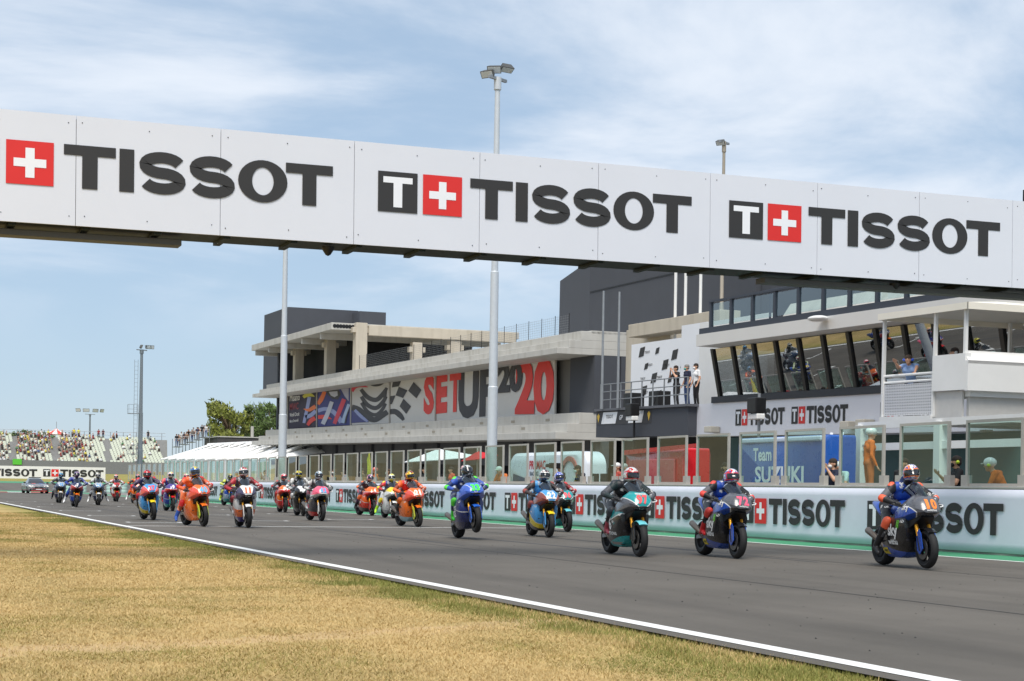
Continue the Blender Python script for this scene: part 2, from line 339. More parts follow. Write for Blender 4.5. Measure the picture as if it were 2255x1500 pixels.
ASPH = nodes_ground('asphalt', [(.3, (92, 88, 82)), (.7, (106, 101, 94))], .35, 140, .82, .5, second=streaks)
PAVE = nodes_ground('pit_lane_concrete', [(.3, (120, 119, 116)), (.7, (140, 138, 134))], .3, 60, .85, .3)
LINEP = mat('road_paint_white', (226, 226, 222), .6, var=.1, scale=9); GREENP = mat('road_paint_green', (58, 136, 96), .65, var=.12, scale=6)
def sheet(name, x0, x1, y0, y1, z, m, **kw):
    mb = MB(); mb.add([(x0, y0, z), (x1, y0, z), (x1, y1, z), (x0, y1, z)], [(0, 1, 2, 3)]); return mb.build(name, m, **kw)
sheet('ground', -2500, 2500, -300, 4500, -.03, GRASSG, kind='structure')
sheet('race_track', XL-.27, XW+.1, -60, 190, 0, ASPH, kind='structure')
sheet('pit_lane', XW+.1, 70, -40, 185, -.01, PAVE, kind='structure')
sheet('edge_line', XL-.09, XL+.09, -60, 190, .004, LINEP, kind='structure')
sheet('green_verge_paint', 18.75, XW, -40, 185, .004, GREENP, kind='structure')
sheet('verge_line', 18.62, 18.75, -40, 185, .004, LINEP, kind='structure')
sheet('start_line', XL+.1, 18.3, 43.2, 43.42, .004, LINEP, kind='structure')
for i, (gx, gy) in enumerate([(7.6, 47.), (11.5, 50), (15.2, 53), (7.6, 56), (11.5, 59), (15.2, 62), (7.6, 65), (11.5, 68), (15.2, 71), (7.6, 74), (11.5, 77), (15.2, 80), (7.6, 83), (11.5, 86), (7.6, 92)]):
    mb = MB()
    for a, b, c, d in ((-.8, .8, 0, .14), (-.8, -.68, .14, .55), (.68, .8, .14, .55)):
        mb.add([(gx+a, gy+c, .004), (gx+b, gy+c, .004), (gx+b, gy+d, .004), (gx+a, gy+d, .004)], [(0, 1, 2, 3)])
    mb.build('grid_box_paint', LINEP, kind='structure')
SEAMM = mat('joint_tar', (52, 51, 50), .8, var=.2, scale=4); MARK = mat('rubber_mark', (62, 61, 61), .75, var=.12, scale=5)
for x in (10.4, 14.9): sheet('paving_joint', x, x+.035, -20, 185, .003, SEAMM, kind='structure')
for k, (x, y, l, w, dx) in enumerate(((8.3, 44.5, 9, .13, .1), (11.9, 46, 11, .14, -.15), (15.5, 49, 10, .13, .12), (9.1, 52, 12, .14, .2), (12.6, 55, 9, .13, -.1), (16.2, 58, 11, .14, .1), (13.1, 26, 13, .15, -.3), (14.6, 23, 12, .14, .2), (10.9, 30, 12, .13, .15), (8.9, 62, 12, .14, .1))):
    mb = MB(); n = 14; mb.add([(x+dx*math.sin(i/n*2.2)+s_*w/2*(.5+.5*math.sin(math.pi*min(1, (i+.3)/n))), y+l*i/n, .0025) for i in range(n+1) for s_ in (-1, 1)], [(2*i, 2*i+1, 2*i+3, 2*i+2) for i in range(n)]); mb.build('tyre_mark', MARK, kind='structure')
# crumbs of rubber and gravel on the asphalt
mb = MB()
for i in range(330):
    x = random.uniform(XL+.4, 17); y = random.uniform(9, 40); s = random.uniform(.005, .014)
    mb.add([(x-s, y-s, 0), (x+s, y-s*.6, 0), (x+s*.6, y+s, 0), (x, y, s*.9)], [(0, 1, 3), (1, 2, 3), (2, 0, 3)])
mb.build('rubber_crumbs', RUBBER, kind='stuff', label='small rubber crumbs scattered over the asphalt', cat='debris')
# dry grass blades: three straw tones, denser near the camera
def grass():
    rng = np.random.default_rng(3); n = 560000
    def vn(x, y, sc):                                   # smooth value noise for natural patches
        g = rng.random((400, 400)); u = (x/sc+200) % 399; v = (y/sc+20) % 399; i = u.astype(int); j = v.astype(int); fu = u-i; fv = v-j; fu = fu*fu*(3-2*fu); fv = fv*fv*(3-2*fv)
        return (g[i, j]*(1-fu)*(1-fv)+g[(i+1) % 400, j]*fu*(1-fv)+g[i, (j+1) % 400]*(1-fu)*fv+g[(i+1) % 400, (j+1) % 400]*fu*fv)*2-1
    d = 8.5*np.exp(rng.random(n)*math.log(62/8.5)); lat = rng.random(n)
    y = d; xl = .03*d-1.6; xr = XL-.20+.06*np.sin(y*7)*np.sin(y*2.3); x = xl+(xr-xl)*lat
    wear = np.abs(y-(WA+WB*x)+.45*vn(x, y, .9)+.2*vn(x, y, .3)); keep = (rng.random(n) < .45+.45*(vn(x, y, .5)+1)*.5+.2) & ((wear > .30) | (rng.random(n) < .5)); x, y = x[keep], y[keep]; n = len(x)
    h = (.009+.016*rng.random(n))*(1+.8*(x > 5.2)); w = (.0016+.0022*rng.random(n))*(.7+y/20); a = rng.random(n)*6.283; le = rng.normal(0, .016, (n, 2))
    v = np.zeros((n, 3, 3)); z0 = -.03
    v[:, 0] = np.stack([x-np.cos(a)*w, y-np.sin(a)*w, np.full(n, z0)], 1); v[:, 1] = np.stack([x+np.cos(a)*w, y+np.sin(a)*w, np.full(n, z0)], 1)
    v[:, 2] = np.stack([x+le[:, 0], y+le[:, 1], z0+h], 1)
    me = bpy.data.meshes.new('grass'); me.vertices.add(n*3); me.vertices.foreach_set('co', v.ravel()); me.loops.add(n*3)
    me.loops.foreach_set('vertex_index', np.arange(n*3, dtype=np.int32)); me.polygons.add(n)
    me.polygons.foreach_set('loop_start', np.arange(0, n*3, 3, dtype=np.int32)); me.polygons.foreach_set('loop_total', np.full(n, 3, dtype=np.int32))
    patch = 1.5*vn(x, y, 2.2)+1.1*vn(x, y, .75)+.5*vn(x, y, .25)+rng.normal(0, .55, n); ge = np.clip((x-4.7+.6*vn(x, y, 1.6))/.7, 0, 1)*2.9*(.45+.8*rng.random(n))
    mi = np.where(patch+ge > 1.6, 2, np.where(patch+ge*.6 > .35, 1, 0)).astype(np.int32)
    for _ in range(3): me.materials.append(None)
    me.polygons.foreach_set('material_index', mi); me.update(calc_edges=True); me.validate()
    put(me, 'grass', [mat('straw', (192, 166, 114), .8, var=.15, scale=2), mat('straw_olive', (156, 138, 82), .8, var=.2, scale=2), mat('grass_green', (124, 124, 60), .8, var=.2, scale=2)], kind='stuff', label='short dry straw coloured grass beside the track', cat='grass')
grass()

# ================================================================== PIT WALL AND GLASS SCREENS
wall = thing('pit_wall', 'long low pit wall wrapped in pale blue banner with repeated black and red logos', 'wall', (XW, 60, 0))
BANNER = mat('banner_pale_blue', (208, 213, 224), .6, var=.05, scale=1.2, bump=.25)
mb = MB(); mb.bb((0, -85, -.03), (.30, 70, 1.28)); mb.build('wall_core', mat('wall_concrete', (150, 148, 142), .85, var=.12), wall)
# cloth banner with slight folds towards its foot
nx = 620; nz_ = 7; vs = []; fs = []
for i in range(nx+1):
    yy = -85+155*i/nx
    for j in range(nz_+1):
        q = j/nz_; amp = .012*(1-q)**2+.002
        vs.append((-.032-amp*(math.sin(yy*2.1+3*math.sin(yy*.7))+.6*math.sin(yy*5.3+q*4)), yy, .05+1.22*q))
for i in range(nx):
    for j in range(nz_): a = i*(nz_+1)+j; fs.append((a, a+nz_+1, a+nz_+2, a+1))
mb = MB(); mb.add(vs, fs); bo = mb.build('banner', BANNER, wall, smooth=60)
sm = bo.modifiers.new('solid', 'SOLIDIFY'); sm.thickness = .006; sm.offset = -1
mb = MB(); mb.bb((-.03, -85, 1.282), (.36, 70, 1.33)); mb.build('coping_rail', ALU, wall, bevel=.01)
k = 0
for i in range(-2, 17):
    y0 = 35.2+5.42*i
    if y0 > 125: break
    logo(wall, T(-.056, y0-60, .385) @ FACE_TRACK, .615, 4.55, off=.003)
sheet('pit_wall_step', XW+.32, XW+1.5, -20, 125, .22, PAVE, kind='structure')
GLASS = glassmat('screen_glass', (.80, .93, .90), .05)
def screen_mesh(w, h):
    f = MB(); t = .055
    f.bb((-.03, -w/2, 0), (.03, -w/2+t, h)); f.bb((-.03, w/2-t, 0), (.03, w/2, h)); f.bb((-.03, -w/2+t, h-t), (.03, w/2-t, h)); f.bb((-.03, -w/2+t, 0), (.03, w/2-t, t))
    c = MB()
    c.bb((-.06, -.10, -.01), (.06, .10, .22))
    g = MB(); g.bb((-.006, -w/2+t, t), (.006, w/2-t, h-t))
    return f.mesh('frame', 1), c.mesh('clamp', 1), g.mesh('pane', 1)
SM = screen_mesh(1.72, 1.32); SMN = screen_mesh(1.72, 1.32)
edges = [24.98-.05, 27.21, 29.507, 31.873, 34.044, 36.321, 38.624, 40.947, 43.136, 45.426, 47.632, 49.948]
ys = [y+.86 for y in [22.65, 24.95]+edges[1:]]
while ys[-1] < 98: ys.append(ys[-1]+2.27)
ns = 0
for i, y in enumerate(ys):
    if i < 1: continue
    o = thing('glass_screen', 'aluminium framed glass screen on the pit wall, %s from the right edge' % ORD[ns], 'glass screen', (XW+.17, y, 1.335), random.uniform(-.01, .01), 'glass screens along the pit wall')
    put(SM[0], 'frame', [ALU], o); put(SM[1], 'clamp', [ALU], o, M=T(0, -.86, 0)); put(SM[1], 'clamp', [ALU], o, M=T(0, .86, 0)); put(SM[2], 'pane', [GLASS], o); ns += 1
# taller close-set screens further along, towards the tents
y = 101.
SF = screen_mesh(1.5, 1.32); k = 0
while y < 140:
    o = thing('glass_fence_panel', 'narrow glass fence panel in front of the white tents, %s from the concrete building' % ORD[k], 'glass screen', (XW+.17, y, 1.335), 0, 'glass fence panels before the tents')
    put(SF[0], 'frame', [ALU], o); put(SF[2], 'pane', [GLASS], o); y += 2.6; k += 1

# ================================================================== GANTRY
GY = 24.0
gan = thing('start_gantry', 'white panelled gantry spanning the track with three large black and red logos', 'gantry', (0, GY, 0))
gan.rotation_euler = (0, -.0065, 0)
GW = mat('gantry_panel_white', (215, 218, 226), .42, var=.025, scale=.7)
GZ0, GZ1 = 4.83, 6.42
seams = [-9.9, -7.8, -5.7, -3.6, -1.5, .6, 2.698, 4.796, 6.862, 8.925, 10.995, 13.063, 15.162, 17.268, 19.301, 21.35]
rv = MB()
for a, b in zip(seams[:-1], seams[1:]):
    mb = MB(); dy = random.uniform(0, .004); mb.bb((a+.004, dy, GZ0), (b-.004, .035+dy, GZ1)); mb.build('panel', GW, gan)
    for x in (a+.1, (a+b)/2, b-.1):
        for z in (GZ0+.13, GZ1-.12): rv.lathe([(0, -.005), (.008, -.004), (.008, .004), (0, .004)], 8, 'y', (x+random.uniform(-.03, .03), 0, z+random.uniform(-.03, .03)))
rv.build('rivets', DARK, gan, kind='stuff')
GD = mat('gantry_steel_dark_green', (34, 44, 40), .6, .3, .15)
mb = MB(); mb.bb((-10, .05, GZ0+.02), (21.5, .95, GZ0+.10)); mb.bb((-10, .05, GZ1-.12), (21.5, .95, GZ1-.04)); mb.bb((-10, .90, GZ0+.1), (21.5, .95, GZ1-.12)); mb.build('beam', GD, gan)
for x in np.arange(-9.5, 21.5, 1.03):
    mb = MB(); mb.bb((x-.05, .1, GZ0-.03), (x+.05, .92, GZ0+.015)); mb.build('cross_bracket', GD, gan)
for x0, x1 in ((-8, 4.28), (14.3, 21.3)):
    mb = MB(); mb.bb((x0, .30, GZ0-.15), (x1, .60, GZ0-.055)); mb.build('light_tray', mat('tray_grey', (92, 92, 90), .6, .2), gan, bevel=.01)
for x in (6.55, 17.0):
    mb = MB(); mb.lathe([(0, -.12), (.04, -.10), (.10, -.01), (.10, .03), (0, .03)], 12, 'z', (x, .35, GZ0-.04)); mb.build('sensor_horn', BLACKPL, gan, smooth=40)
for s in (-9.6, 21.1):
    mb = MB(); mb.bb((s-.3, .1, -.02), (s+.3, .9, GZ0+.02)); mb.build('leg', GD, gan)
for x0, x1, f in ((.951, 6.487, True), (7.205, 12.675, True), (13.384, 18.986, True)):
    logo(gan, T(x0+.037, -.004, 5.372-.0005*x0), .625, x1-x0, off=.004)

# ================================================================== LAMP POSTS
def flood(p, M, s=1.):
    mb = MB(); mb.loft([[(-.30*s, -.05, -.16*s), (.30*s, -.05, -.16*s), (.30*s, -.05, .16*s), (-.30*s, -.05, .16*s)], [(-.22*s, .16, -.12*s), (.22*s, .16, -.12*s), (.22*s, .16, .12*s), (-.22*s, .16, .12*s)]])
    o = mb.build('floodlight', mat('lamp_housing', (92, 92, 90), .5, .4, .15), p, M=M)
    mb = MB(); mb.bb((-.27*s, -.06, -.13*s), (.27*s, -.052, .13*s)); mb.build('lens', mat('lamp_glass', (205, 212, 216), .12, var=.02), o)
def post(label, loc, h, r, lamps, sc=1., mt=None):
    o = thing('lamp_post', label, 'lamp post', loc); mb = MB()
    zs = [(-.03, 1.), (h*.30, .95), (h*.302, .84), (h*.56, .78), (h*.562, .66), (h*.97, .5), (h*.972, .72), (h, .72)]
    mb.tube([(0, 0, z) for z, _ in zs], [r*q for _, q in zs], 14); mb.build('pole', mt or mat('pole_pale_grey', (196, 202, 208), .5, .2, .06), o, smooth=30)
    mb = MB(); mb.bb((-.55*sc, -.05, h-.1), (.55*sc, .05, h)); mb.build('crossbar', STEEL, o, M=Rz(.5))
    for a, x, z, tilt in lamps: flood(o, T(x*sc, 0, h+z*sc) @ Rz(a) @ Rx(tilt), sc)
    return o
p = pix(1081, 1143, 'x', XW+.45); post('tall white lamp post with three floodlights rising above the gantry', (p.x, p.y, 0), 15.9, .19, [(.2, .40, .40, R(60)), (-.9, -.46, .1, R(35)), (-.5, -.16, .32, R(30))], .85)
p = pix(620, 1112, 'x', XW+.45); post('white lamp post in front of the far end of the concrete building', (p.x, p.y, 0), 16.5, .23, [(.2, .42, .38, R(60)), (-.9, -.42, .1, R(35))])
p = pix(1584, 1000, 'x', 40); post('thin lamp post with one drooping floodlight above the gantry', (p.x, p.y, 0), pix(1584, 316, 'x', 40).z, .15, [(-.9, -.25, -.1, R(40))], .8, mat('pole_tan', (158, 150, 136), .6, .2))
d = pix(308, 1040, 'y', 178.)
o = post('far mast with caged ladder and ring of floodlights left of the tree', (d.x, d.y, 0), pix(312, 770, 'y', 178).z, .30, [(a, .8*math.cos(a), .25, R(20)) for a in (-.8, -.3, .3, .8, 1.6)], 1.25, mat('mast_grey', (122, 130, 136), .5, .4))
mb = MB(); h = 14.5
for x in (-.75, -.38): mb.tube([(x, -.1, 1), (x, -.1, h)], .022, 5)
for z in np.arange(1.2, h, .45): mb.tube([(-.75, -.1, z), (-.38, -.1, z)], .018, 4)
mb.build('ladder', STEEL, o)
for z in (4.2, 8.6):
    mb = MB(); mb.bb((-1.35, -.5, z), (-.3, .5, z+.06))
    for x, y in ((-1.35, -.5), (-1.35, .5), (-.35, -.5), (-.35, .5), (-.85, -.5)): mb.tube([(x, y, z), (x, y, z+1)], .025, 4)
    mb.tube([(-.35, -.5, z+1), (-1.35, -.5, z+1), (-1.35, .5, z+1)], .025, 4); mb.tube([(-.35, -.5, z+.5), (-1.35, -.5, z+.5), (-1.35, .5, z+.5)], .02, 4); mb.build('platform', STEEL, o)
d = pix(197, 1000, 'y', 340.); post('small distant floodlight mast behind the grandstand', (d.x, d.y, 0), pix(197, 912, 'y', 340).z, .3, [(a, 1.2*a, .35, R(15)) for a in (-.9, -.3, .4, .9)], 2.2, mat('mast_grey', (122, 130, 136), .5, .4))
p = pix(2250, 800, 'x', 33); mb = MB(); mb.tube([(0, 0, 7), (0, 0, pix(2250, 420, 'x', 33).z-p.z*0)], .05, 6)
o = mb.build('antenna_mast', DARK, label='thin dark antenna tip above the gantry at the right edge', cat='antenna', M=T(p.x, p.y, 0))
# ================================================================== BUILDINGS (level; the track falls away by 1.5 % along them)
SL = .015; ST = math.atan(SL)
def bthing(name, label, cat, x=0., y=0., group=None):
    o = thing(name, label, cat, (x, y, SL*y), 0, group); o.rotation_euler = (ST, 0, 0); return o
def bpt(px, py, x):
    """facade pixel on plane x -> (y, level height)"""
    p = pix(px, py, 'x', x); return p.y, p.z-SL*p.y
def concrete(name, c, scale=1.2):
    if name in MATS: return MATS[name]
    m = mat(name, c, .9, var=.10, scale=scale, bump=.35); t = m.node_tree; b = t.nodes['Principled BSDF']
    g = N(t, 'ShaderNodeNewGeometry'); mp = N(t, 'ShaderNodeMapping'); mp.inputs['Scale'].default_value = (1.2, 1.2, .09); t.links.new(g.outputs['Position'], mp.inputs[0])
    nz = N(t, 'ShaderNodeTexNoise'); nz.inputs['Scale'].default_value = 1.6; nz.inputs['Detail'].default_value = 7; t.links.new(mp.outputs[0], nz.inputs['Vector'])
    mr = N(t, 'ShaderNodeMapRange'); mr.inputs[1].default_value = .5; mr.inputs[2].default_value = .8; t.links.new(nz.outputs[0], mr.inputs[0])
    src = b.inputs['Base Color'].links[0].from_socket; mx = N(t, 'ShaderNodeMixRGB', blend_type='MULTIPLY'); mx.inputs[2].default_value = (.72, .70, .66, 1)
    t.links.new(M_(t, 'MULTIPLY', mr.outputs[0], .75), mx.inputs[0]); t.links.new(src, mx.inputs[1]); t.links.new(mx.outputs[0], b.inputs['Base Color']); return m
CONC = concrete('concrete_pale', (188, 186, 180)); CONCW = concrete('concrete_warm', (192, 183, 167))
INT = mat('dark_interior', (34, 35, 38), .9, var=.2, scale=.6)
# ---- pit building
B0 = 76.2; B1 = 148.
pb = bthing('pit_building', 'long concrete pit building with stepped slabs, dark garages and a printed banner', 'building', 0, 0)
def stepped(name, zb, zs, xs, y0, y1, back=37.):
    for i in range(len(xs)):
        mb = MB(); mb.bb((xs[i], y0, zs[i]), (back, y1, zs[i+1]-.002 if i < len(xs)-1 else zs[i+1])); mb.build(name, CONC, pb, bevel=.015)
stepped('slab_step', 0, [2.58, 2.95, 3.42, 3.98], [32.6, 33.25, 33.9], B0+.1, B1)
stepped('slab_step', 0, [6.98, 7.3, 7.72, 8.2], [32.6, 33.25, 33.9], B0+.1, B1)
for y in np.arange(B0+4, B1-3, 5.1):
    for zz_, xx in ((3.6, 33.9), (3.15, 33.25)):
        mb = MB(); mb.bb((xx-.012, y, zz_), (xx-.001, y+.55, zz_+.14)); mb.build('scupper', mat('stain_grey', (150, 144, 132), .9), pb); y += 1.9
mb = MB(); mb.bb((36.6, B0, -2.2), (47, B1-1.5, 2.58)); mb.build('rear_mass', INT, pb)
mb = MB(); mb.bb((36.2, B0, 3.98), (47, B1-1.6, 6.97)); mb.build('upper_floor_wall', CHARC, pb)
# ground floor: charcoal lintel, piers and roller openings
mb = MB(); mb.bb((35.2, B0, 1.15), (35.6, B1-1.7, 2.575)); mb.build('lintel', mat('lintel_grey', (84, 85, 90), .85, var=.1, scale=.5), pb)
for i, y in enumerate(np.arange(B0+.3, B1-1, 5.1)):
    mb = MB(); mb.bb((35.0, y, -2.2), (35.7, y+.9, 2.57)); mb.build('pier', mat('pier_grey', (74, 75, 80), .85, var=.1, scale=.5), pb)
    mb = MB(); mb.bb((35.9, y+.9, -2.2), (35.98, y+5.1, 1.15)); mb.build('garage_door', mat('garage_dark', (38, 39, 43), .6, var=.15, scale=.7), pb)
mb = MB(); mb.bb((34.6, B1-1.7, -2.2), (47, B1-1.2, 11.3)); mb.build('end_wall', CHARC, pb)
mb = MB(); mb.bb((34.7, B1-4.5, 3.99), (36, B1-1.71, 6.97)); mb.build('corner_wall', CHARC, pb)
mb = MB(); mb.bb((34.7, B0+.05, 3.99), (36.1, 79.4, 6.97)); mb.build('recess_wall', CHARC, pb)
mb = MB(); mb.bb((35.0, 79.0, 3.99), (35.1, 136.5, 6.97)); mb.build('banner_frame_wall', mat('shade_grey', (110, 108, 104), .9), pb)
# ---- printed banner in five stretched panels
XB = 34.6
def bp(px, py, dx=0.): y, z = bpt(px, py, XB-dx); return (XB-dx, y, z)
seam = [(633, 867, 944), (697, 857, 940), (772, 846, 936), (857, 835, 932), (958, 821, 927), (1222, 792, 914)]
BW = mat('banner_white', (214, 212, 208), .7, var=.03, scale=.5)
cols = [(52, 44, 66), (66, 70, 130), (206, 204, 202), (214, 212, 208), (214, 212, 208)]
for i in range(5):
    a, b = seam[i], seam[i+1]; q = [bp(a[0]+2, a[2]), bp(b[0]-2, b[2]), bp(b[0]-2, b[1]), bp(a[0]+2, a[1])]
    mb = MB(); mb.add(q+[(p[0]+.03, p[1], p[2]) for p in q], [(0, 1, 2, 3), (7, 6, 5, 4), (0, 4, 5, 1), (1, 5, 6, 2), (2, 6, 7, 3), (3, 7, 4, 0)]); mb.build('banner_panel', mat('banner_base_%d' % i, cols[i], .7, var=.03, scale=.5), pb)
for s_ in seam:
    c = bp(s_[0], s_[1], .05); d = bp(s_[0], s_[2], .05); mb = MB(); mb.tube([(c[0], c[1], c[2]+.1), (d[0], d[1], d[2]-.15)], .07, 6); mb.build('banner_post', ALU, pb)
def art(name, pts, c, lay=1, zoom=(600, 820, 6.264)):
    """flat printed shape on the banner"""
    mb = MB(); mb.add([bp(zoom[0]+x/zoom[2], zoom[1]+y/zoom[2], .012*lay) for x, y in pts], [tuple(range(len(pts)))]); mb.build(name, C(c, 'print'), pb)
DK = (62, 61, 66)
def crv(pts, sub):
    n = len(pts); out = []
    for i in range(n-1):
        p0, p1, p2, p3 = [pts[min(max(i+k, 0), n-1)] for k in (-1, 0, 1, 2)]
        for t in range(sub): u = t/sub; out.append(.5*((2*p1)+(p2-p0)*u+(2*p0-5*p1+4*p2-p3)*u*u+(3*p1-p0-3*p2+p3)*u**3))
    return out+[pts[-1]]
def band(cs, ws):
    A, B = [], []
    for i, (x, y) in enumerate(cs):
        x0, y0 = cs[max(0, i-1)]; x1, y1 = cs[min(len(cs)-1, i+1)]; l = math.hypot(x1-x0, y1-y0); w = ws[i]/2
        A.append((x-(y1-y0)/l*w, y+(x1-x0)/l*w)); B.append((x+(y1-y0)/l*w, y-(x1-x0)/l*w))
    return A+B[::-1]
def strip(name, cs, ws, c, lay=1):
    q = [Vector((p[0], p[1], w)) for p, w in zip(cs, ws)]; q = crv(q, 5); cs = [(p.x, p.y) for p in q]; ws = [p.z for p in q]
    P = band(cs, ws); n = len(cs); mb = MB(); Z = (600, 820, 6.264)
    mb.add([bp(Z[0]+x/Z[2], Z[1]+y/Z[2], .012*lay) for x, y in P], [(i, i+1, 2*n-2-i, 2*n-1-i) for i in range(n-1)]); mb.build(name, C(c, 'print'), pb)
LB = (150, 160, 205); OR = (230, 116, 58); RD = (226, 62, 56); PK = (214, 62, 84)
strip('print_stripe', [(420, 345), (460, 320), (520, 312), (575, 335)], [40, 50, 45, 10], (205, 196, 70))
strip('print_stripe', [(430, 700), (470, 520), (505, 340)], [40, 45, 50], LB, 1)
strip('print_stripe', [(425, 505), (500, 520), (590, 470)], [8, 45, 55], OR, 2); strip('print_stripe', [(622, 440), (670, 370), (715, 265)], [50, 60, 50], OR, 2)
strip('print_stripe', [(450, 620), (530, 590), (592, 530)], [50, 55, 50], LB, 1); strip('print_stripe', [(622, 530), (720, 505), (810, 530), (880, 590), (950, 690)], [55, 50, 60, 60, 70], LB, 1)
strip('print_stripe', [(480, 730), (530, 665), (585, 630)], [40, 60, 60], RD, 3); strip('print_stripe', [(625, 620), (700, 615), (760, 625), (815, 645)], [50, 55, 40, 5], RD, 3)
strip('print_stripe', [(850, 710), (910, 560), (985, 370)], [50, 60, 60], PK, 2); strip('print_stripe', [(690, 715), (760, 560), (815, 405)], [60, 60, 55], (196, 198, 212), 4)
strip('print_stripe', [(965, 700), (990, 600), (1050, 440)], [45, 40, 40], (170, 190, 220), 3); strip('print_stripe', [(1000, 700), (1020, 600), (1055, 500)], [15, 15, 12], DK, 3)
art('print_shape', [(720, 245), (900, 225), (940, 300), (900, 375), (820, 370), (760, 310)], DK, 1); art('print_shape', [(770, 270), (890, 260), (895, 320), (850, 345), (800, 320)], (196, 198, 212), 2)
art('print_shape', [(930, 215), (1045, 200), (1045, 400), (990, 330)], (180, 178, 196), 1)
strip('print_stripe', [(1088, 260), (1130, 205), (1200, 185), (1310, 205)], [50, 50, 45, 8], PK, 2)
for k, (dy, w) in enumerate(((0, 62), (112, 58), (205, 48))):
    strip('print_wave', [(1215+k*5, 235+dy*.9), (1290, 330+dy*.95), (1370, 375+dy), (1440, 375+dy), (1510, 310+dy), (1572-k*8, 215+dy*1.05)], [50, w, w, w, w, 40], DK, 1)
strip('print_wave', [(1300, 150), (1390, 175), (1470, 170), (1530, 150)], [10, 40, 40, 8], DK, 1)
strip('print_wave', [(1090, 500), (1180, 520), (1280, 600), (1400, 655), (1500, 600), (1582, 545)], [110, 90, 90, 75, 75, 70], DK, 2)
art('print_shape', [(1083, 520), (1330, 685), (1085, 700)], (66, 70, 130), 3); strip('print_stripe', [(1130, 520), (1220, 610), (1310, 680)], [40, 45, 30], LB, 4)
strip('print_wave', [(1612, 545), (1690, 545), (1760, 600), (1805, 660)], [70, 75, 70, 40], DK, 1)
for q in ([(1660, 100), (1785, 78), (1735, 195), (1640, 210)], [(1735, 200), (1855, 250), (1795, 355), (1692, 320)], [(1618, 330), (1690, 320), (1640, 440), (1615, 440)], [(1938, 135), (2048, 245), (1978, 360), (1865, 255)], [(1800, 365), (1905, 470), (1840, 575), (1748, 470)], [(1520, 300), (1572, 260), (1560, 380), (1528, 420)]): art('print_check', q, DK, 2)
def btext(s, px0, px1, pyb, pyt, c, bold=.02, lay=2, shear=0.):
    """printed text between two pixel columns, following the banner's perspective"""
    v, f, tw = text_mesh(s, bold, shear); mb = MB(); x0, x1 = px0, px1
    y0, zb0 = bpt(px0, pyb[0], XB); y1, zb1 = bpt(px1, pyb[1], XB); _, zt0 = bpt(px0, pyt[0], XB); _, zt1 = bpt(px1, pyt[1], XB)
    vv = []
    for p in v:
        q = p[0]/tw+.5; vv.append((XB-.012*lay, y0+(y1-y0)*q, (zb0+(zt0-zb0)*p[2])*(1-q)+(zb1+(zt1-zb1)*p[2])*q))
    mb.add(vv, f); mb.build('lettering', C(c, 'print'), pb)
btext('Misano', 638, 660, (884, 881), (869, 866), (226, 222, 220)); btext('MWC', 638, 657, (904, 901), (889, 886), (150, 50, 62)); btext('World Circuit', 638, 659, (918, 915), (910, 907), (226, 222, 220)); btext('Marco Simoncelli', 638, 657, (931, 928), (925, 922), (226, 222, 220))
btext('S', 932, 955, (907, 906), (831, 828), RD, .05); btext('E', 960, 984, (905, 902), (823, 819), RD, .06); btext('T', 989, 1014, (902, 899), (818, 815), RD, .06, 3)
btext('UP', 1008, 1092, (915, 908), (814, 802), DK, .05); btext('20', 1096, 1150, (862, 858), (803, 796), DK, .05, 5); btext('20', 1134, 1220, (905, 903), (794, 792), RD, .05, 4)
# ---- open top storey: roof slab, columns, hollow-core end, dark walls
mb = MB(); mb.bb((32.5, 120.2, 11.32), (48, B1+.3, 11.86)); mb.build('roof_slab', CONC, pb, bevel=.02)
for i in range(8):
    mb = MB(); mb.lathe([(0, -.01), (.15, -.01), (.15, .004), (0, .004)], 14, 'y', (32.75+i*.24*1.0, 120.19, 11.60)); 
    if i < 8: mb.v = [(x*1.0, y, 11.6+(z-11.6)*1.0) for x, y, z in mb.v]; mb.build('core_hole', BLACKPL, pb)
for x, y, w, top in ((34.3, 119.6, .9, 11.9), (34.4, 128.6, .8, 11.3), (34.6, 140, .8, 11.3), (38.9, 119.6, .8, 10.6), (42.0, 119.6, .9, 10.9), (45.5, 119.8, .8, 10.9)):
    mb = MB(); mb.bb((x, y, 8.2), (x+w, y+w, top)); mb.build('column', CONCW, pb, bevel=.03)
    mb = MB(); mb.bb((x-.25, y+.1, top-.75), (x+w+.25, y+w-.1, top-.35)); mb.build('corbel', CONCW, pb, bevel=.02)
mb = MB(); mb.bb((35.3, 119.5, 10.95), (47.5, 120.1, 11.75)); mb.build('edge_beam', CONCW, pb, bevel=.03)
for y in (124, 130, 136, 142, 147.2):
    mb = MB(); mb.bb((32.7, y, 10.85), (47, y+.4, 11.315)); mb.build('roof_rib', CONC, pb)
mb = MB(); mb.bb((36.5, 127, 8.2), (46.5, B1-1.75, 11.3)); mb.build('stair_core', INT, pb)
mb = MB(); mb.bb((36.3, 150, 8), (43.2, 160, 15.75)); mb.build('roof_block', CHARC, pb)
mb = MB(); mb.bb((42.6, 147.5, 11.87), (45.2, 158, 15.5)); mb.build('roof_block', CHARC, pb)
mb = MB(); mb.bb((34.5, 76.3, 8.1), (47, 147.5, 8.25)); mb.build('deck', CONC, pb)
for y in np.arange(79, 119, 1.9):
    mb = MB(); mb.tube([(34.4, y, 8.2), (34.4, y, 9.35)], .02, 5); mb.build('fence_post', DARK, pb)
mb = MB()
for z in np.arange(8.35, 9.3, .13): mb.tube([(34.4, 79, z), (34.4, 119, z)], .006, 3)
for y in np.arange(79, 119, .27): mb.tube([(34.4, y, 8.25), (34.4, y, 9.3)], .005, 3)
mb.build('fence_wires', STEEL, pb, kind='stuff')
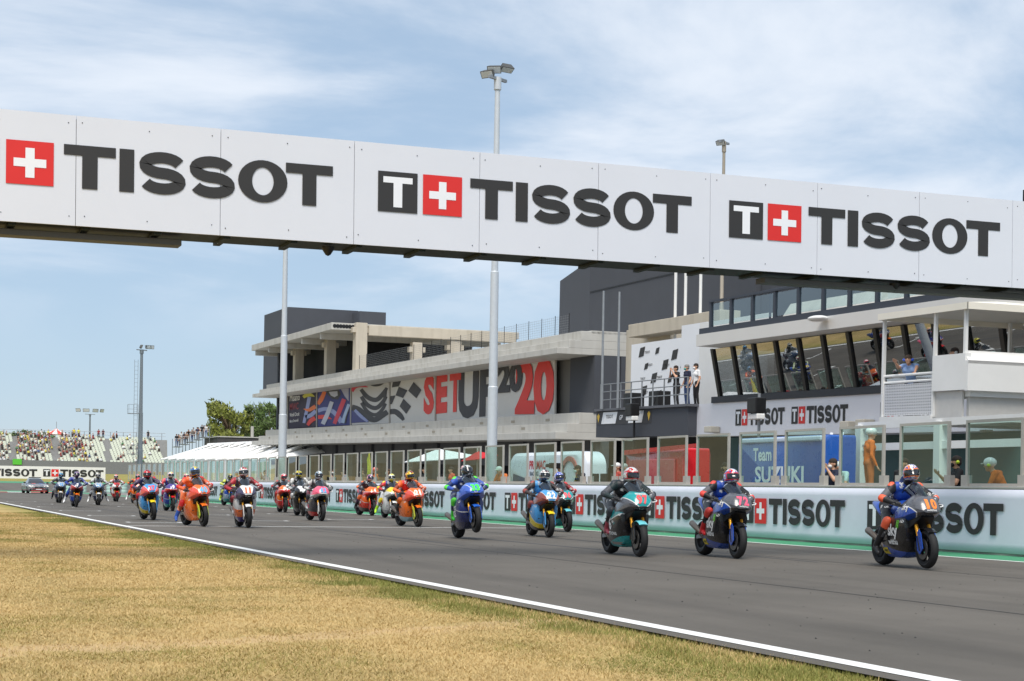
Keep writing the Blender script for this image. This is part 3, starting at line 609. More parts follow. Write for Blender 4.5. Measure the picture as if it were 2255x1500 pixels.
# ---- big charcoal tower behind
bt = bthing('charcoal_tower', 'large plain charcoal tower block with chamfered corner behind the podium', 'building')
def plan(name, pts, z0, z1, m, parent):
    mb = MB(); n = len(pts); mb.add([(x, y, z0) for x, y in pts]+[(x, y, z1) for x, y in pts], [tuple(range(n)), tuple(range(2*n-1, n-1, -1))]+[(i, (i+1) % n, (i+1) % n+n, i+n) for i in range(n)]); return mb.build(name, m, parent)
plan('tower_body', [(45, 105.1), (42, 93.3), (42, 72.6), (60, 72.6), (60, 105.1)], -2, 14.3, CHARC, bt)
plan('lower_block', [(42.3, 72.5), (42.3, 64), (56, 64), (56, 72.5)], -2, 11.4, CHARC, bt)
mb = MB(); mb.bb((41.97, 72.6, 12.2), (42.0, 93.2, 12.27)); mb.build('joint', DARK, bt)
# ---- podium
pd = bthing('podium', 'charcoal podium balcony with railing, printed sponsor strip and white backdrop', 'podium')
mb = MB(); mb.bb((29.6, 56.15, 2.48), (36, 64.75, 3.62)); mb.build('parapet', CHARC, pd)
mb = MB(); mb.bb((29.5, 56.0, 3.622), (36, 64.8, 3.72)); mb.build('floor_edge', mat('edge_grey', (96, 98, 104), .7), pd)
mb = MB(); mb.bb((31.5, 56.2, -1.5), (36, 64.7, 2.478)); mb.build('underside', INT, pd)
for y in np.arange(56.5, 64.8, 1.02):
    mb = MB(); mb.tube([(29.75, y, 3.72), (29.75, y, 4.82)], .03, 6); mb.build('rail_post', STEEL, pd)
for z in (4.12, 4.47, 4.8):
    mb = MB(); mb.tube([(29.75, 56.5, z), (29.75, 64.7, z)], .022, 6); mb.build('rail', STEEL, pd)
mb = MB(); mb.bb((33, 62.5, 3.73), (33.1, 68.4, 6.95)); mb.build('backdrop', WHITEP, pd)
mb = MB(); mb.bb((32.6, 60.3, 3.73), (32.7, 62.6, 7.4)); mb.build('side_backdrop', WHITEP, pd)
for i, (y, z) in enumerate([(67.6, 6.3), (65.9, 6.35), (64.3, 6.0), (67.0, 5.7), (65.2, 5.6), (63.4, 5.6), (66.3, 5.05), (64.6, 5.0), (67.3, 4.5), (65.6, 4.4), (63.9, 4.45)]):
    mb = MB(); s_ = .32 if i % 2 else .48; mb.add([(32.985, y, z), (32.985, y-s_*1.1, z+.05), (32.985, y-s_*1.4, z+s_), (32.985, y-s_*.35, z+s_-.05)], [(0, 1, 2, 3)]); mb.build('slanted_mark', BLACKP, pd)
for y, z in ((66.7, 6.45), (66.4, 5.85), (64.7, 5.75), (67.1, 5.25), (65.4, 5.25), (66.8, 4.6)):
    mb = MB(); text(mb, 'TISSOT', T(32.985, y, z) @ FACE_TRACK, .11, .52); mb.build('lettering', BLACKP, pd)
YM = C((214, 178, 70), 'print')
def slab4(nm, y0, y1, z0, z1, sk, m, x=29.592): mb = MB(); mb.add([(x, y0, z0), (x, y1, z0), (x, y1-sk, z1), (x, y0-sk, z1)], [(0, 1, 2, 3)]); return mb.build(nm, m, pd)
slab4('sponsor_strip', 64.7, 59.3, 3.02, 3.58, 0, C((58, 58, 62), 'print')); slab4('sponsor_card', 64.2, 62.75, 3.06, 3.56, .2, WHITEP, 29.586); slab4('sponsor_card', 61.5, 60.2, 3.06, 3.56, .2, WHITEP, 29.586)
for y in (63.35, 60.75):
    mb = MB(); text(mb, 'TISSOT', T(29.58, y, 3.30) @ FACE_TRACK, .15, .72); mb.build('lettering', BLACKP, pd)
for y in (64.5, 59.55): mb = MB(); mb.add([(29.585, y+.14, 3.42), (29.585, y, 3.12), (29.585, y-.14, 3.42), (29.585, y, 3.52)], [(0, 1, 2, 3)]); mb.build('crest', YM, pd)
mb = MB(); text(mb, 'GP', T(29.585, 62.2, 3.22) @ FACE_TRACK, .2, .34, shear=.3); mb.build('lettering', WHITEP, pd)
mb = MB(); mb.bb((34.2, 66.8, 3.7), (36.3, 71.5, 7.9)); mb.build('concrete_pier', CONCW, pd, bevel=.02)
mb = MB(); mb.bb((33.2, 60.3, 7.35), (34.2, 69.2, 7.95)); mb.build('concrete_beam', CONCW, pd, bevel=.02)
mb = MB(); mb.bb((32.2, 54.6, 3.73), (32.5, 60.2, 7.3)); mb.build('white_wall', WHITEM, pd)
for y in (63.9, 61.4):
    o = bthing('loudspeaker', 'black loudspeaker box on the podium floor, %s' % ('left one under the backdrop' if y > 63 else 'right one beside the standing men'), 'loudspeaker', 31., y)
    mb = MB(); mb.bb((-.3, -.45, 3.73), (.3, .45, 4.45)); mb.build('cabinet', BLACKPL, o, bevel=.02); mb = MB(); mb.lathe([(0, -.02), (.2, -.02), (.22, 0), (0, 0)], 16, 'x', (-.3, 0, 4.1)); mb.build('cone', DARK, o)
for i, (px, pt) in enumerate(((1333, 641), (1368, 643))):
    y, z = bpt(px, pt, 29.5); mb = MB(); mb.tube([(0, 0, 3.7), (0, 0, z-1.2), (0, 0, z)], [.065, .05, .045], 8); mb.build('flagpole', STEEL, None, smooth=40, M=T(29.42, y, SL*y), label='bare steel flagpole in front of the podium, %s of two' % ('left' if i == 0 else 'right'), cat='flagpole', group='flagpoles at the podium')
for i, px in enumerate((1489, 1511, 1544)):
    y, z = bpt(px, 560, 34.); mb = MB(); mb.tube([(0, 0, 7.0), (0, 0, z+.5)], .07, 8); mb.build('white_pole', WHITEM, None, smooth=40, M=T(34, y, SL*y), label='white pole before the charcoal tower, %s of three from the left' % ORD[i], cat='pole', group='white poles before the tower')
# ---- race control building
rc = bthing('race_control_building', 'white race control building with slanted window band and glass roof railing', 'building')
Y0, Y1 = 14., 56.1
mb = MB(); mb.bb((30, Y0, 2.45), (30.6, Y1+.7, 3.72)); mb.build('fascia', mat('fascia_white', (224, 224, 230), .5, var=.03, scale=.5), rc)
mb = MB(); mb.bb((31.5, Y0, -1), (31.7, Y1, 2.449)); mb.build('ground_floor_wall', mat('teal_dark_wall', (66, 92, 92), .8, var=.1, scale=.6), rc)
mb = MB(); mb.bb((29.93, Y0, 3.722), (30.6, 54.9, 3.96)); mb.build('window_sill', mat('sill_dark', (52, 54, 60), .6), rc)
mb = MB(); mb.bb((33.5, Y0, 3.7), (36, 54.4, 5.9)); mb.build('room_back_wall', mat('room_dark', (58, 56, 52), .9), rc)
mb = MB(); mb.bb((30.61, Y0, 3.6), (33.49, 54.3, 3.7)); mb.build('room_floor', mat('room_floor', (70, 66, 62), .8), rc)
WG = glassmat('control_room_glass', (.42, .46, .48), .30, .006)
ym = [54.35-1.53*i for i in range(27)]
def slant(y, w, d0, d1, z0=3.96, z1=5.76):
    return [(30+d0, y, z0), (30+d0, y+w, z0), (29.62+d0, y+w, z1), (29.62+d0, y, z1), (30+d1, y, z0), (30+d1, y+w, z0), (29.62+d1, y+w, z1), (29.62+d1, y, z1)]
HX = [(0, 1, 2, 3), (7, 6, 5, 4), (0, 4, 5, 1), (1, 5, 6, 2), (2, 6, 7, 3), (3, 7, 4, 0)]
for i, y in enumerate(ym):
    mb = MB(); mb.add(slant(y-.09, .18, -.04, .1), HX); mb.build('mullion', mat('mullion_black', (26, 27, 30), .4), rc)
    if i: mb = MB(); mb.add(slant(y+.09, 1.35, .03, .05), HX); mb.build('window_pane', WG, rc)
mb = MB(); mb.add([(28.8, Y0, 5.80), (28.8, Y1-2, 5.80), (28.8, Y1-2, 6.24), (28.8, Y0, 6.24), (33, Y0, 5.76), (33, Y1-2, 5.76), (33, Y1-2, 6.24), (33, Y0, 6.24)], HX); mb.build('eave', mat('eave_white', (214, 212, 208), .6, var=.04, scale=.6), rc)
mb = MB(); mb.bb((28.86, Y0, 6.242), (33, Y1-2.1, 6.46)); mb.build('roof_edge', mat('slate_blue', (50, 56, 68), .5), rc)
mb = MB(); mb.add([(31.5, Y0, 6.46), (31.5, 53, 6.46), (32.2, 53, 7.5), (32.2, Y0, 7.5), (33, Y0, 6.46), (33, 53, 6.46), (33, 53, 7.5), (33, Y0, 7.5)], HX); mb.build('roof_parapet', CONC, rc)
RG = glassmat('railing_glass', (.82, .90, .88), .10)
ry = [53.25-1.53*i for i in range(26)]
for i, y in enumerate(ry):
    mb = MB(); mb.bb((28.9, y-.07, 6.46), (29.02, y+.07, 7.38)); mb.build('railing_post', mat('slate_blue', (50, 56, 68), .5), rc)
    if i: mb = MB(); mb.bb((28.95, y+.08, 6.52), (28.97, y+1.45, 7.33)); mb.build('railing_pane', RG, rc)
mb = MB(); mb.bb((28.88, Y0, 7.382), (29.04, 53.35, 7.46)); mb.build('handrail', mat('slate_blue', (50, 56, 68), .5), rc)
mb = MB(); mb.tube([(28.95, 53.3, 7.42), (31.5, 53.3, 8.0), (31.5, 49, 8.0)], .05, 6); mb.tube([(31.5, 53.3, 6.5), (31.5, 53.3, 8.)], .05, 6); mb.build('handrail_return', mat('slate_blue', (50, 56, 68), .5), rc)
for px, w in ((1618, 1726), (1741, 1865)):
    y, z = bpt(px, 934, 29.99); y2, _ = bpt(w, 930, 29.99); logo(rc, T(29.99, y, 2.83) @ FACE_TRACK, .60, y-y2, off=.004)
y, z = bpt(1936, 920, 29.99); logo(rc, T(29.99, y, 2.83) @ FACE_TRACK, .60, 3.0, off=.004); y, z = bpt(2162, 912, 29.99); logo(rc, T(29.99, 41.0-7.1, 2.83) @ FACE_TRACK, .62, 4.2, off=.004)
mb = MB(); mb.ell((28.5, 45.2, 6.15), (.3, .45, .10)); mb.build('wall_lamp', WHITEM, rc, smooth=60)
for px, py in ((1568, 946), (1870, 936), (1905, 932)):
    y, z = bpt(px, py, 29.8); mb = MB(); mb.bb((29.55, y-.25, z-.12), (29.98, y+.25, z+.12)); mb.build('air_unit', mat('unit_beige', (196, 190, 176), .6), rc, bevel=.03)
# ---- spotter balcony
bl = bthing('spotter_balcony', 'white steel balcony with canopy, perforated panel and chamfered box front', 'balcony', 0, 0)
ya, yb = 36.35, 34.15
mb = MB(); mb.bb((25, yb, 2.45), (30, ya, 2.62)); mb.build('platform', WHITEM, bl)
mb = MB(); mb.bb((24.98, yb+.06, 2.68), (25.0, ya-.06, 3.5))
pf = mb.build('perforated_panel', mat('perforated_white', (206, 207, 210), .5, var=.02), bl)
mb = MB()
for y in np.arange(yb+.1, ya-.08, .075):
    for z in np.arange(2.72, 3.48, .075): mb.lathe([(0, -.004), (.022, -.004), (.022, .002), (0, .002)], 6, 'x', (24.979, y, z))
mb.build('perforations', mat('hole_grey', (150, 152, 156), .8), bl, kind='stuff')
for y in (ya, yb): mb = MB(); mb.bb((24.95, y-.04, 2.62), (25.03, y+.04, 5.3 if y == ya else 3.7)); mb.build('post', WHITEM, bl)
for z in (3.56, 3.74): mb = MB(); mb.tube([(25, yb, z), (25, ya, z), (29.5, ya, z)], .035, 8); mb.build('rail', WHITEM, bl, smooth=40)
mb = MB(); mb.bb((24.9, yb-.02, 2.40), (25.1, ya+.02, 2.66)); mb.build('edge_beam', WHITEM, bl)
yn = bpt(2127, 838, 25.)[0]; yw = yb-.02
plan('parapet_side', [(24.92, yw), (24.92, yn), (25.1, yn), (25.1, yw)], 3.26, 4.16, WHITEM, bl)
plan('parapet_end', [(24.92, yn-.12), (30, yn-.12), (30, yn-.002), (24.92, yn-.002)], 3.24, 3.98, WHITEM, bl)
mb = MB(); mb.add([(24.92, yn-.12, 3.982), (30, yn-.12, 3.982), (30, yn+.25, 4.25), (25.05, yn+.25, 4.25), (24.92, yn-.12, 3.90), (30, yn-.12, 3.90), (30, yn+.25, 4.17), (25.05, yn+.25, 4.17)], HX); mb.build('parapet_cap', WHITEM, bl)
mb = MB(); mb.bb((25.02, yn+.21, 2.5), (25.08, yw, 3.25)); mb.build('side_panel', mat('underside_white', (200, 198, 194), .6), bl)
mb = MB(); mb.bb((25.1, yn, 3.10), (30, yw, 3.24)); mb.build('box_floor', WHITEM, bl)
plan('end_panel', [(25.15, yn+.1), (28.6, yn+.1), (28.6, yn+.2), (25.15, yn+.2)], 2.5, 3.098, mat('underside_white', (200, 198, 194), .6), bl)
mb = MB(); mb.prism([(0, 0), (1.4, 0), (1.4, -.72)], .1, T(28.6, yn+.1, 3.23)); mb.build('gusset', WHITEM, bl)
for x, y, z0 in ((25.0, yw, 3.9), (25.0, yn+.1, 4.0), (28.6, yn+.1, 4.0), (29.0, ya-.1, 2.6)): mb = MB(); mb.bb((x-.04, y-.04, z0), (x+.04, y+.04, 5.36)); mb.build('post', WHITEM, bl)
cv = mat('canvas_cream', (232, 226, 212), .85, var=.06, scale=1.2, bump=.2)
mb = MB(); x0, x1, y0, y1 = 24.85, 29.6, yn-.15, ya+.1; zc_ = 5.40
mb.add([(x0, y1, zc_), (x0, y0, zc_), (x1, y0, zc_), (x1, y1, zc_), ((x0+x1)/2, (y0+y1)/2, zc_+.30)], [(0, 1, 4), (1, 2, 4), (2, 3, 4), (3, 0, 4)]); cn = mb.build('canopy', cv, bl); cn.modifiers.new('s', 'SOLIDIFY').thickness = .025
for a_, b_ in (((x0, y1), (x0, y0)), ((x0, y1), (x1, y1)), ((x0, y0), (x1, y0))):
    mb = MB(); mb.add([(a_[0]-.01, a_[1]-.01, zc_-.17), (b_[0]-.01, b_[1]-.01, zc_-.17), (b_[0]-.01, b_[1]-.01, zc_), (a_[0]-.01, a_[1]-.01, zc_)], [(0, 1, 2, 3)]); q = mb.build('valance', cv, bl); q.modifiers.new('s', 'SOLIDIFY').thickness = .02
# white steel hut and ladder under the balcony
ht = thing('white_steel_hut', 'white steel frame hut with teal interior under the balcony behind the glass screens', 'hut', (0, 0, 0))
for x, y in ((23.6, 35.2), (23.6, 31.9), (23.6, 28.6), (23.6, 25.2), (27.5, 35.2)): mb = MB(); mb.bb((x-.12, y-.12, -.02), (x+.12, y+.12, 2.9)); mb.build('post', WHITEM, ht)
for z in (2.25, 2.8): mb = MB(); mb.bb((23.55, 25, z), (23.68, 35.3, z+.18)); mb.build('beam', WHITEM, ht)
mb = MB(); mb.bb((26.9, 24.8, -.02), (27.0, 35.3, 2.8)); mb.build('back_wall', mat('hut_teal', (70, 104, 104), .7, var=.1, scale=.8), ht)
ld = thing('ladder', 'white step ladder leaning beside the marshal in orange', 'ladder', (22.3, 35.0, -.01))
for s_ in (-.25, .25): mb = MB(); mb.tube([(-.4, s_-.5, 0), (.5, s_+.1, 2.7)], .045, 6); mb.build('stile', WHITEM, ld)
for i in range(8): q = (i+.7)/8.4; mb = MB(); mb.bb((-.4+.9*q-.05, -.75+.6*q, 2.7*q), (-.4+.9*q+.05, -.25+.6*q, 2.7*q+.04)); mb.build('rung', WHITEM, ld)
# ---- pit wall stands of the teams
def perch(label, y0, y1, top, m, txt, roof=None, x0=22.1, x1=23.0, rnd=.12):
    o = thing('pit_stand', label, 'pit stand', (0, 0, 0)); n = 8; rings = []
    for x, ins in ((x0, .12), (x0+.1, 0), (x1-.1, 0), (x1, .12)):
        pts = [(y0+ins, .02), (y1-ins, .02)]
        for k in range(n+1): a = R(90*k/n); pts.append((y1-ins-rnd+rnd*math.cos(a), top-rnd*.6-ins+rnd*.6*math.sin(a)))
        for k in range(n+1): a = R(90+90*k/n); pts.append((y0+ins+rnd+rnd*math.cos(a), top-rnd*.6-ins+rnd*.6*math.sin(a)))
        rings.append([(x, y, z) for y, z in pts])
    mb = MB(); mb.loft(rings); mb.build('shell', m, o, smooth=35)
    for s, yc, z, h, w, c in txt:
        mb = MB(); text(mb, s, T(x0-.006, yc, z) @ FACE_TRACK, h, w, bold=.03); mb.build('lettering', C(c, 'print'), o)
    return o
o = perch('blue pit stand with large white team name behind the glass screens', 34.4, 39.0, 2.62, C((24, 84, 168)), [('Team', 37.6, 2.0, .34, .95, (224, 232, 236)), ('SUZUKI', 36.75, 1.42, .42, 2.45, (224, 232, 236))])
mb = MB(); mb.bb((22.05, 34.7, 2.46), (22.5, 38.7, 2.60)); mb.build('roof_trim', C((200, 210, 226)), o, bevel=.04)
o = perch('red pit stand with sloped canopy behind the glass screens', 42.0, 46.1, 2.42, C((206, 24, 34)), [])
mb = MB(); mb.add([(22.0, 46.0, 2.25), (22.0, 41.2, 2.42), (22.0, 41.2, 2.52), (22.0, 46.0, 2.40), (22.1, 46.0, 2.25), (22.1, 41.2, 2.42), (22.1, 41.2, 2.52), (22.1, 46.0, 2.4)], HX); mb.build('canopy_edge', C((200, 20, 30)), o)
mb = MB(); mb.bb((22.04, 42.6, .1), (22.095, 45.7, 2.1)); mb.build('side_panel', C((196, 92, 96)), o, bevel=.02)
o = perch('white and blue pit stand with red lettering and ring behind the screens', 49.2, 56.2, 2.45, C((222, 226, 232)), [('PRAMAC', 53.3, 1.86, .30, 1.5, (190, 36, 44)), ('RACING', 53.6, 1.62, .15, .8, (30, 60, 84))], rnd=.8)
mb = MB(); mb.add([(22.085, 55.9, .1), (22.085, 52.2, .1), (22.085, 53.2, 1.35), (22.085, 55.6, 1.7)], [(0, 1, 2, 3)]); mb.build('blue_panel', C((24, 62, 104)), o); mb = MB(); mb.add([(22.08, 53.9, .1), (22.08, 53.3, .1), (22.08, 53.0, 1.5), (22.08, 53.4, 1.5)], [(0, 1, 2, 3)]); mb.build('red_panel', C((208, 30, 40)), o)
mb = MB(); mb.lathe([(.62, -.02), (.78, -.02), (.78, .02), (.62, .02)], 28, 'x', (22.07, 50.4, 1.5)); mb.build('ring', C((178, 92, 84)), o, smooth=40)
for i, (px, w, c, lb) in enumerate(((965, 2.2, (228, 232, 232), 'white sunshade canopy over the pit wall left of the tall lamp post'), (1052, .95, (190, 30, 40), 'red sunshade canopy over the pit wall beside the tall lamp post'))):
    p = pix(px, 990, 'x', 23.); o = thing('sunshade', lb, 'sunshade', (23, p.y, 0)); mb = MB(); z = 2.5
    mb.add([(-.4*w, w, z-.25), (-.4*w, -w, z-.2), (.55*w, -w, z), (.55*w, w, z), (0, 0, z+.15*w)], [(0, 1, 4), (1, 2, 4), (2, 3, 4), (3, 0, 4)]); q = mb.build('cloth', C(c, 'cloth'), o); q.modifiers.new('s', 'SOLIDIFY').thickness = .03
    mb = MB(); mb.tube([(0, 0, 0), (0, 0, z+.3)], .04, 6); mb.build('pole', ALU, o)
for i, y in enumerate((39.6, 46.8, 48.3, 58.5, 61, 64)):
    o = thing('monitor_desk', 'low team desk with screens and gear behind the glass, %s from the right' % ORD[i], 'desk', (22.3, y, 0), 0, 'team desks behind the pit wall')
    mb = MB(); mb.bb((-.3, -.7, .0), (.4, .7, 1.3)); mb.build('cabinet', C([(60, 70, 90), (150, 150, 146), (40, 40, 44), (90, 40, 44), (170, 174, 176), (50, 80, 100)][i]), o, bevel=.02)
    for k in (-.4, .3): mb = MB(); mb.bb((-.1, k-.25, 1.34), (-.04, k+.25, 1.68)); mb.build('screen', BLACKPL, o, bevel=.01)
for i, (px, py, x, c, lb) in enumerate(((1397, 900, 29.2, 0, 'black loudspeaker with pole hanging in front of the podium strip'), (1672, 890, 26.5, 0, 'black loudspeaker on grey pole in front of the white fascia'))):
    y, z = bpt(px, py, x); o = thing('speaker_pole', lb, 'loudspeaker', (x, y, 0)); mb = MB(); z += SL*y
    mb.tube([(0, 0, -.02), (0, 0, z+.35)], .05, 8); mb.build('pole', DARK if i == 0 else STEEL, o); mb = MB(); mb.bb((-.3, -.28, z-.3), (.1, .28, z+.2)); mb.build('cabinet', BLACKPL, o, bevel=.03); mb = MB(); mb.bb((-.25, -.3, z-.5), (.05, .3, z-.32)); mb.build('floodlight', WHITEM, o, bevel=.03)
# ================================================================== FAR END: tents, trees, stands, boards
tw = mat('tent_white', (236, 236, 234), .7, var=.02)
tn = thing('white_tent_row', 'row of white pitched hospitality tents with exterior frame and pale green windows', 'tent', (0, 0, 0))
tx0, tx1, ta, tb = 30.5, 41., 131.5, 184.
nb = 10; L = (tb-ta)/nb
for i in range(nb):
    y0 = ta+i*L; y1 = y0+L; ym_ = (y0+y1)/2; mb = MB(); ze = 3.25+.012*(y0-ta); zr = 4.35+.012*(y0-ta)
    mb.add([(tx0, y0, ze), (tx0, y1, ze), (36, y1, zr-.3), (36, y0, zr-.3), (tx0, ym_, ze+.02), (36, ym_, zr+.35), (tx1, y0, ze), (tx1, y1, ze)], [(0, 4, 5, 3), (4, 1, 2, 5), (3, 5, 2, 7, 6)]); q = mb.build('roof', tw, tn); q.modifiers.new('s', 'SOLIDIFY').thickness = .04
    mb = MB(); mb.bb((tx0+.05, y0, -.02), (tx0+.12, y1, ze)); mb.build('wall', tw, tn)
    for k in (0, 1):
        mb = MB(); mb.bb((tx0-.01, y0+.5+k*L/2, .9), (tx0+.045, y0+.5+k*L/2+1.35, ze-.2)); mb.build('window', mat('tent_window', (128, 176, 164), .15, var=.08), tn)
    mb = MB(); mb.tube([(tx0-.3, y0, ze-.05), (35.5, ym_+1, zr+.7), (36, y1+1.5, zr-.1)], .09, 6); mb.tube([(tx0-.3, y1, ze-.05), (35.5, ym_-1, zr+.7)], .09, 6); mb.build('outer_frame', tw, tn)
mb = MB(); mb.tube([(35.5, ta-2, 5.05), (35.5, tb, 5.65)], .1, 6); mb.build('ridge_beam', tw, tn)
# trees behind
def leaf_mats(base): return [mat('leaf_%d_%d_%d' % tuple(base), base, .7, var=.2, scale=.7), mat('leaf2_%d_%d_%d' % tuple(base), [int(c*.72) for c in base], .7, var=.2, scale=.7), mat('leaf3_%d_%d_%d' % tuple(base), [min(255, int(c*1.2)) for c in base], .7, var=.2, scale=.7)]
BARK = mat('bark', (92, 76, 58), .9, var=.2, bump=.4)
def tree(name, label, loc, h, w, base, n=2600, seed=0, spiky=False, group=None, leaf=.34):
    rnd = random.Random(seed); o = thing(name, label, 'tree', loc, rnd.uniform(0, 6), group)
    tb_ = MB(); tb_.tube([(0, 0, -.05), (.1, 0, h*.25), (0, .1, h*.6), (0, 0, h*.9)], [h*.03, h*.024, h*.014, .02], 8); cl = []
    for i in range(26):
        a = rnd.uniform(0, 6.28); z = rnd.uniform(.22, .95)*h; rr = w*.5*math.sin(math.pi*min(1, (z/h-.12)/.95))**.6*rnd.uniform(.45, 1.); p = (math.cos(a)*rr, math.sin(a)*rr, z); cl.append((p, rnd.uniform(.16, .30)*w*.55))
        tb_.tube([(0, 0, max(h*.15, z*.72)), (p[0]*.5, p[1]*.5, z*.9), p], [h*.010, h*.006, .015], 5)
    tb_.build('trunk', BARK, o, smooth=50); mb = MB()
    for i in range(n):
        p, r = cl[rnd.randrange(len(cl))]; d = Vector((rnd.gauss(0, 1), rnd.gauss(0, 1), rnd.gauss(0, .8))).normalized()*r*rnd.random()**.4; c = Vector(p)+d
        u = Vector((rnd.gauss(0, 1), rnd.gauss(0, 1), rnd.gauss(0, 1)+(1.6 if spiky else 0))).normalized(); v_ = u.orthogonal().normalized(); l = leaf*rnd.uniform(.6, 1.3)
        mb.add([c-v_*l*.28, c+u*l*.5, c+v_*l*.28, c+u*l*1.1 if spiky else c-u*l*.5], [(0, 1, 2) if spiky else (0, 1, 2, 3)][0:1] if not spiky else [(0, 3, 2)], rnd.choices((0, 1, 2), (5, 3, 2))[0])
    mb.build('crown', leaf_mats(base), o)
for i, (px, top, Y, w, b, lb) in enumerate(((505, 888, 232, 6.5, (112, 118, 44), 'bushy olive green tree at the left of the clump behind the tents'), (555, 890, 236, 6.5, (92, 110, 50), 'dense green tree in the middle of the clump beside the building'), (592, 884, 228, 4.5, (84, 104, 52), 'narrow feathery tree close against the concrete building'))):
    p = pix(px, 980, 'y', Y); tree('broadleaf_tree', lb, (p.x, Y, 0), pix(px, top, 'y', Y).z, w*1.25, b, 4200, i, True, leaf=.5)
for i, (px, top, w, b) in enumerate(((15, 950, 7, (120, 134, 62)), (38, 948, 4, (84, 104, 66)), (62, 944, 4, (92, 110, 70)), (88, 946, 4.5, (116, 128, 66)), (103, 950, 4, (140, 146, 70)))):
    p = pix(px, 960, 'y', 345); tree('distant_tree', 'small distant tree behind the grandstand, %s from the left edge' % ORD[i], (p.x, 345, 1.), pix(px, top, 'y', 345).z-1, w, b, 900, 20+i, group='trees behind the grandstand', leaf=.5)
# beige house with tiled cornice behind the tents
p = pix(482, 1040, 'y', 222); q = pix(600, 1040, 'y', 222); zt = pix(540, 985, 'y', 222).z; zc = pix(540, 962, 'y', 222).z
hs = thing('beige_house', 'beige house with dark cornice roof behind the white tents', 'house', (p.x, 222, 0))
W = q.x-p.x+2; mb = MB(); mb.bb((0, 0, -.03), (W, 9, zt)); mb.build('wall', mat('house_beige', (190, 170, 138), .85, var=.1), hs)
mb = MB(); mb.bb((-.3, -.4, zt), (W+.3, 9.3, zc-.15)); mb.build('roof_band', mat('roof_dark', (74, 72, 72), .9, var=.2, scale=2), hs); mb = MB(); mb.bb((-.4, -.5, zc-.148), (W+.4, 9.4, zc)); mb.build('cornice', CONC, hs)
for x in (W-6.3, W-4.2, W-2.2): mb = MB(); mb.bb((x, -.05, zt-2.3), (x+1.2, .02, zt-.4)); f_ = mb.build('window', DARK, hs); mb = MB(); mb.bb((x+.57, -.06, zt-2.3), (x+.63, -.052, zt-.4)); mb.build('mullion', CONC, f_)
mb = MB(); mb.tube([(W*.55, 3, zc), (W*.55, 3, zc+1.6)], .22, 8); mb.build('chimney', ALU, hs)
# scaffold viewing platform
sc = thing('scaffold_platform', 'scaffold viewing platform crowded with standing spectators left of the trees', 'scaffold', (0, 0, 0))
p = pix(385, 985, 'y', 226); q = pix(458, 985, 'y', 226); zf = pix(400, 982, 'y', 226).z
for k, x in enumerate(np.linspace(p.x, q.x, 6)):
    for yy in (225, 228): mb = MB(); mb.tube([(x, yy, -.02), (x, yy, zf+1+k*.35)], .05, 5); mb.build('standard', STEEL, sc)
for k in range(5):
    xa, xb = np.linspace(p.x, q.x, 6)[k:k+2]; mb = MB(); mb.bb((xa, 225, zf-.2+k*.35), (xb, 228, zf-.1+k*.35)); mb.build('deck', STEEL, sc); mb = MB(); mb.tube([(xa, 225, zf+.9+k*.35), (xb, 225, zf+.9+k*.35)], .04, 5); mb.tube([(xa, 225, 0.5), (xb, 225, zf-.3)], .03, 5); mb.build('brace', STEEL, sc)
SCAF = [(p.x+(q.x-p.x)*t_, 226.3, zf-.1+int(t_*5)*.35) for t_ in (.06, .14, .2, .3, .36, .44, .52, .6, .68, .74, .82, .88, .95)]
# far board with logos
bd = thing('trackside_board', 'long white trackside board with black and red logos at the far left', 'board', (0, 240, 0)); pa = pix(-120, 1055, 'y', 240); pb_ = pix(232, 1055, 'y', 240)
mb = MB(); mb.bb((pa.x, 0, 1.45), (pb_.x, .15, 3.25)); mb.build('board', mat('board_white', (230, 230, 228), .6), bd)
for x in np.arange(pa.x+.5, pb_.x, 2.5): mb = MB(); mb.bb((x, .16, -.02), (x+.12, .4, 3.2)); mb.build('support', DARK, bd)
p = pix(95, 1045, 'y', 240); q = pix(228, 1045, 'y', 240); logo(bd, T(p.x, -.01, 1.82), 1.05, q.x-p.x, off=.02); logo(bd, T(pix(82, 1045, 'y', 240).x-(q.x-p.x), -.01, 1.78), 1.05, q.x-p.x, off=.02)
# rising run-off beyond the straight
def ramp(name, x0, x1, y0, z0, y1, z1, m): mb = MB(); mb.add([(x0, y0, z0), (x1, y0, z0), (x1, y1, z1), (x0, y1, z1)], [(0, 1, 2, 3)]); mb.build(name, m, kind='structure')
ramp('bend_asphalt', -60, 60, 189, .0, 204, .35, ASPH); ramp('green_runoff', -60, 20.5, 165, .012, 189, .02, GREENP)
ramp('runoff_asphalt', -60, 60, 204, .35, 222, .85, ASPH); ramp('runoff_green', -60, 60, 222, .85, 228, 1.05, GREENP); ramp('runoff_grass', -80, 70, 228, 1.05, 262, 2.2, GRASSG); ramp('stand_ground', -80, 90, 262, 2.2, 420, 4., GRASSG)
for i in range(14):
    x = -12+i*2.2; mb = MB(); mb.add([(x, 163.5, .016), (x+2.2, 163.5, .016), (x+2.2, 165, .05), (x, 165, .05)], [(0, 1, 2, 3)]); mb.build('kerb_block', LINEP if i % 2 else mat('kerb_red', (206, 70, 74), .6), kind='structure')
for i, x in enumerate(np.arange(19.5, 27, 1.5)):
    mb = MB(); 
    for k in range(3): mb.lathe([(.0, -.16), (.38, -.16), (.42, 0), (.38, .16), (0, .16)], 12, 'z', (0, 0, .17+k*.34))
    mb.build('tyre_stack', mat('barrier_pale_green', (176, 206, 196), .6), None, smooth=40, M=T(x, 178+i*.4, 0), label='pale green stacked barrier at the end of the pit wall, %s from the left' % ORD[i], cat='barrier', group='stacked barriers at the end of the pit wall')
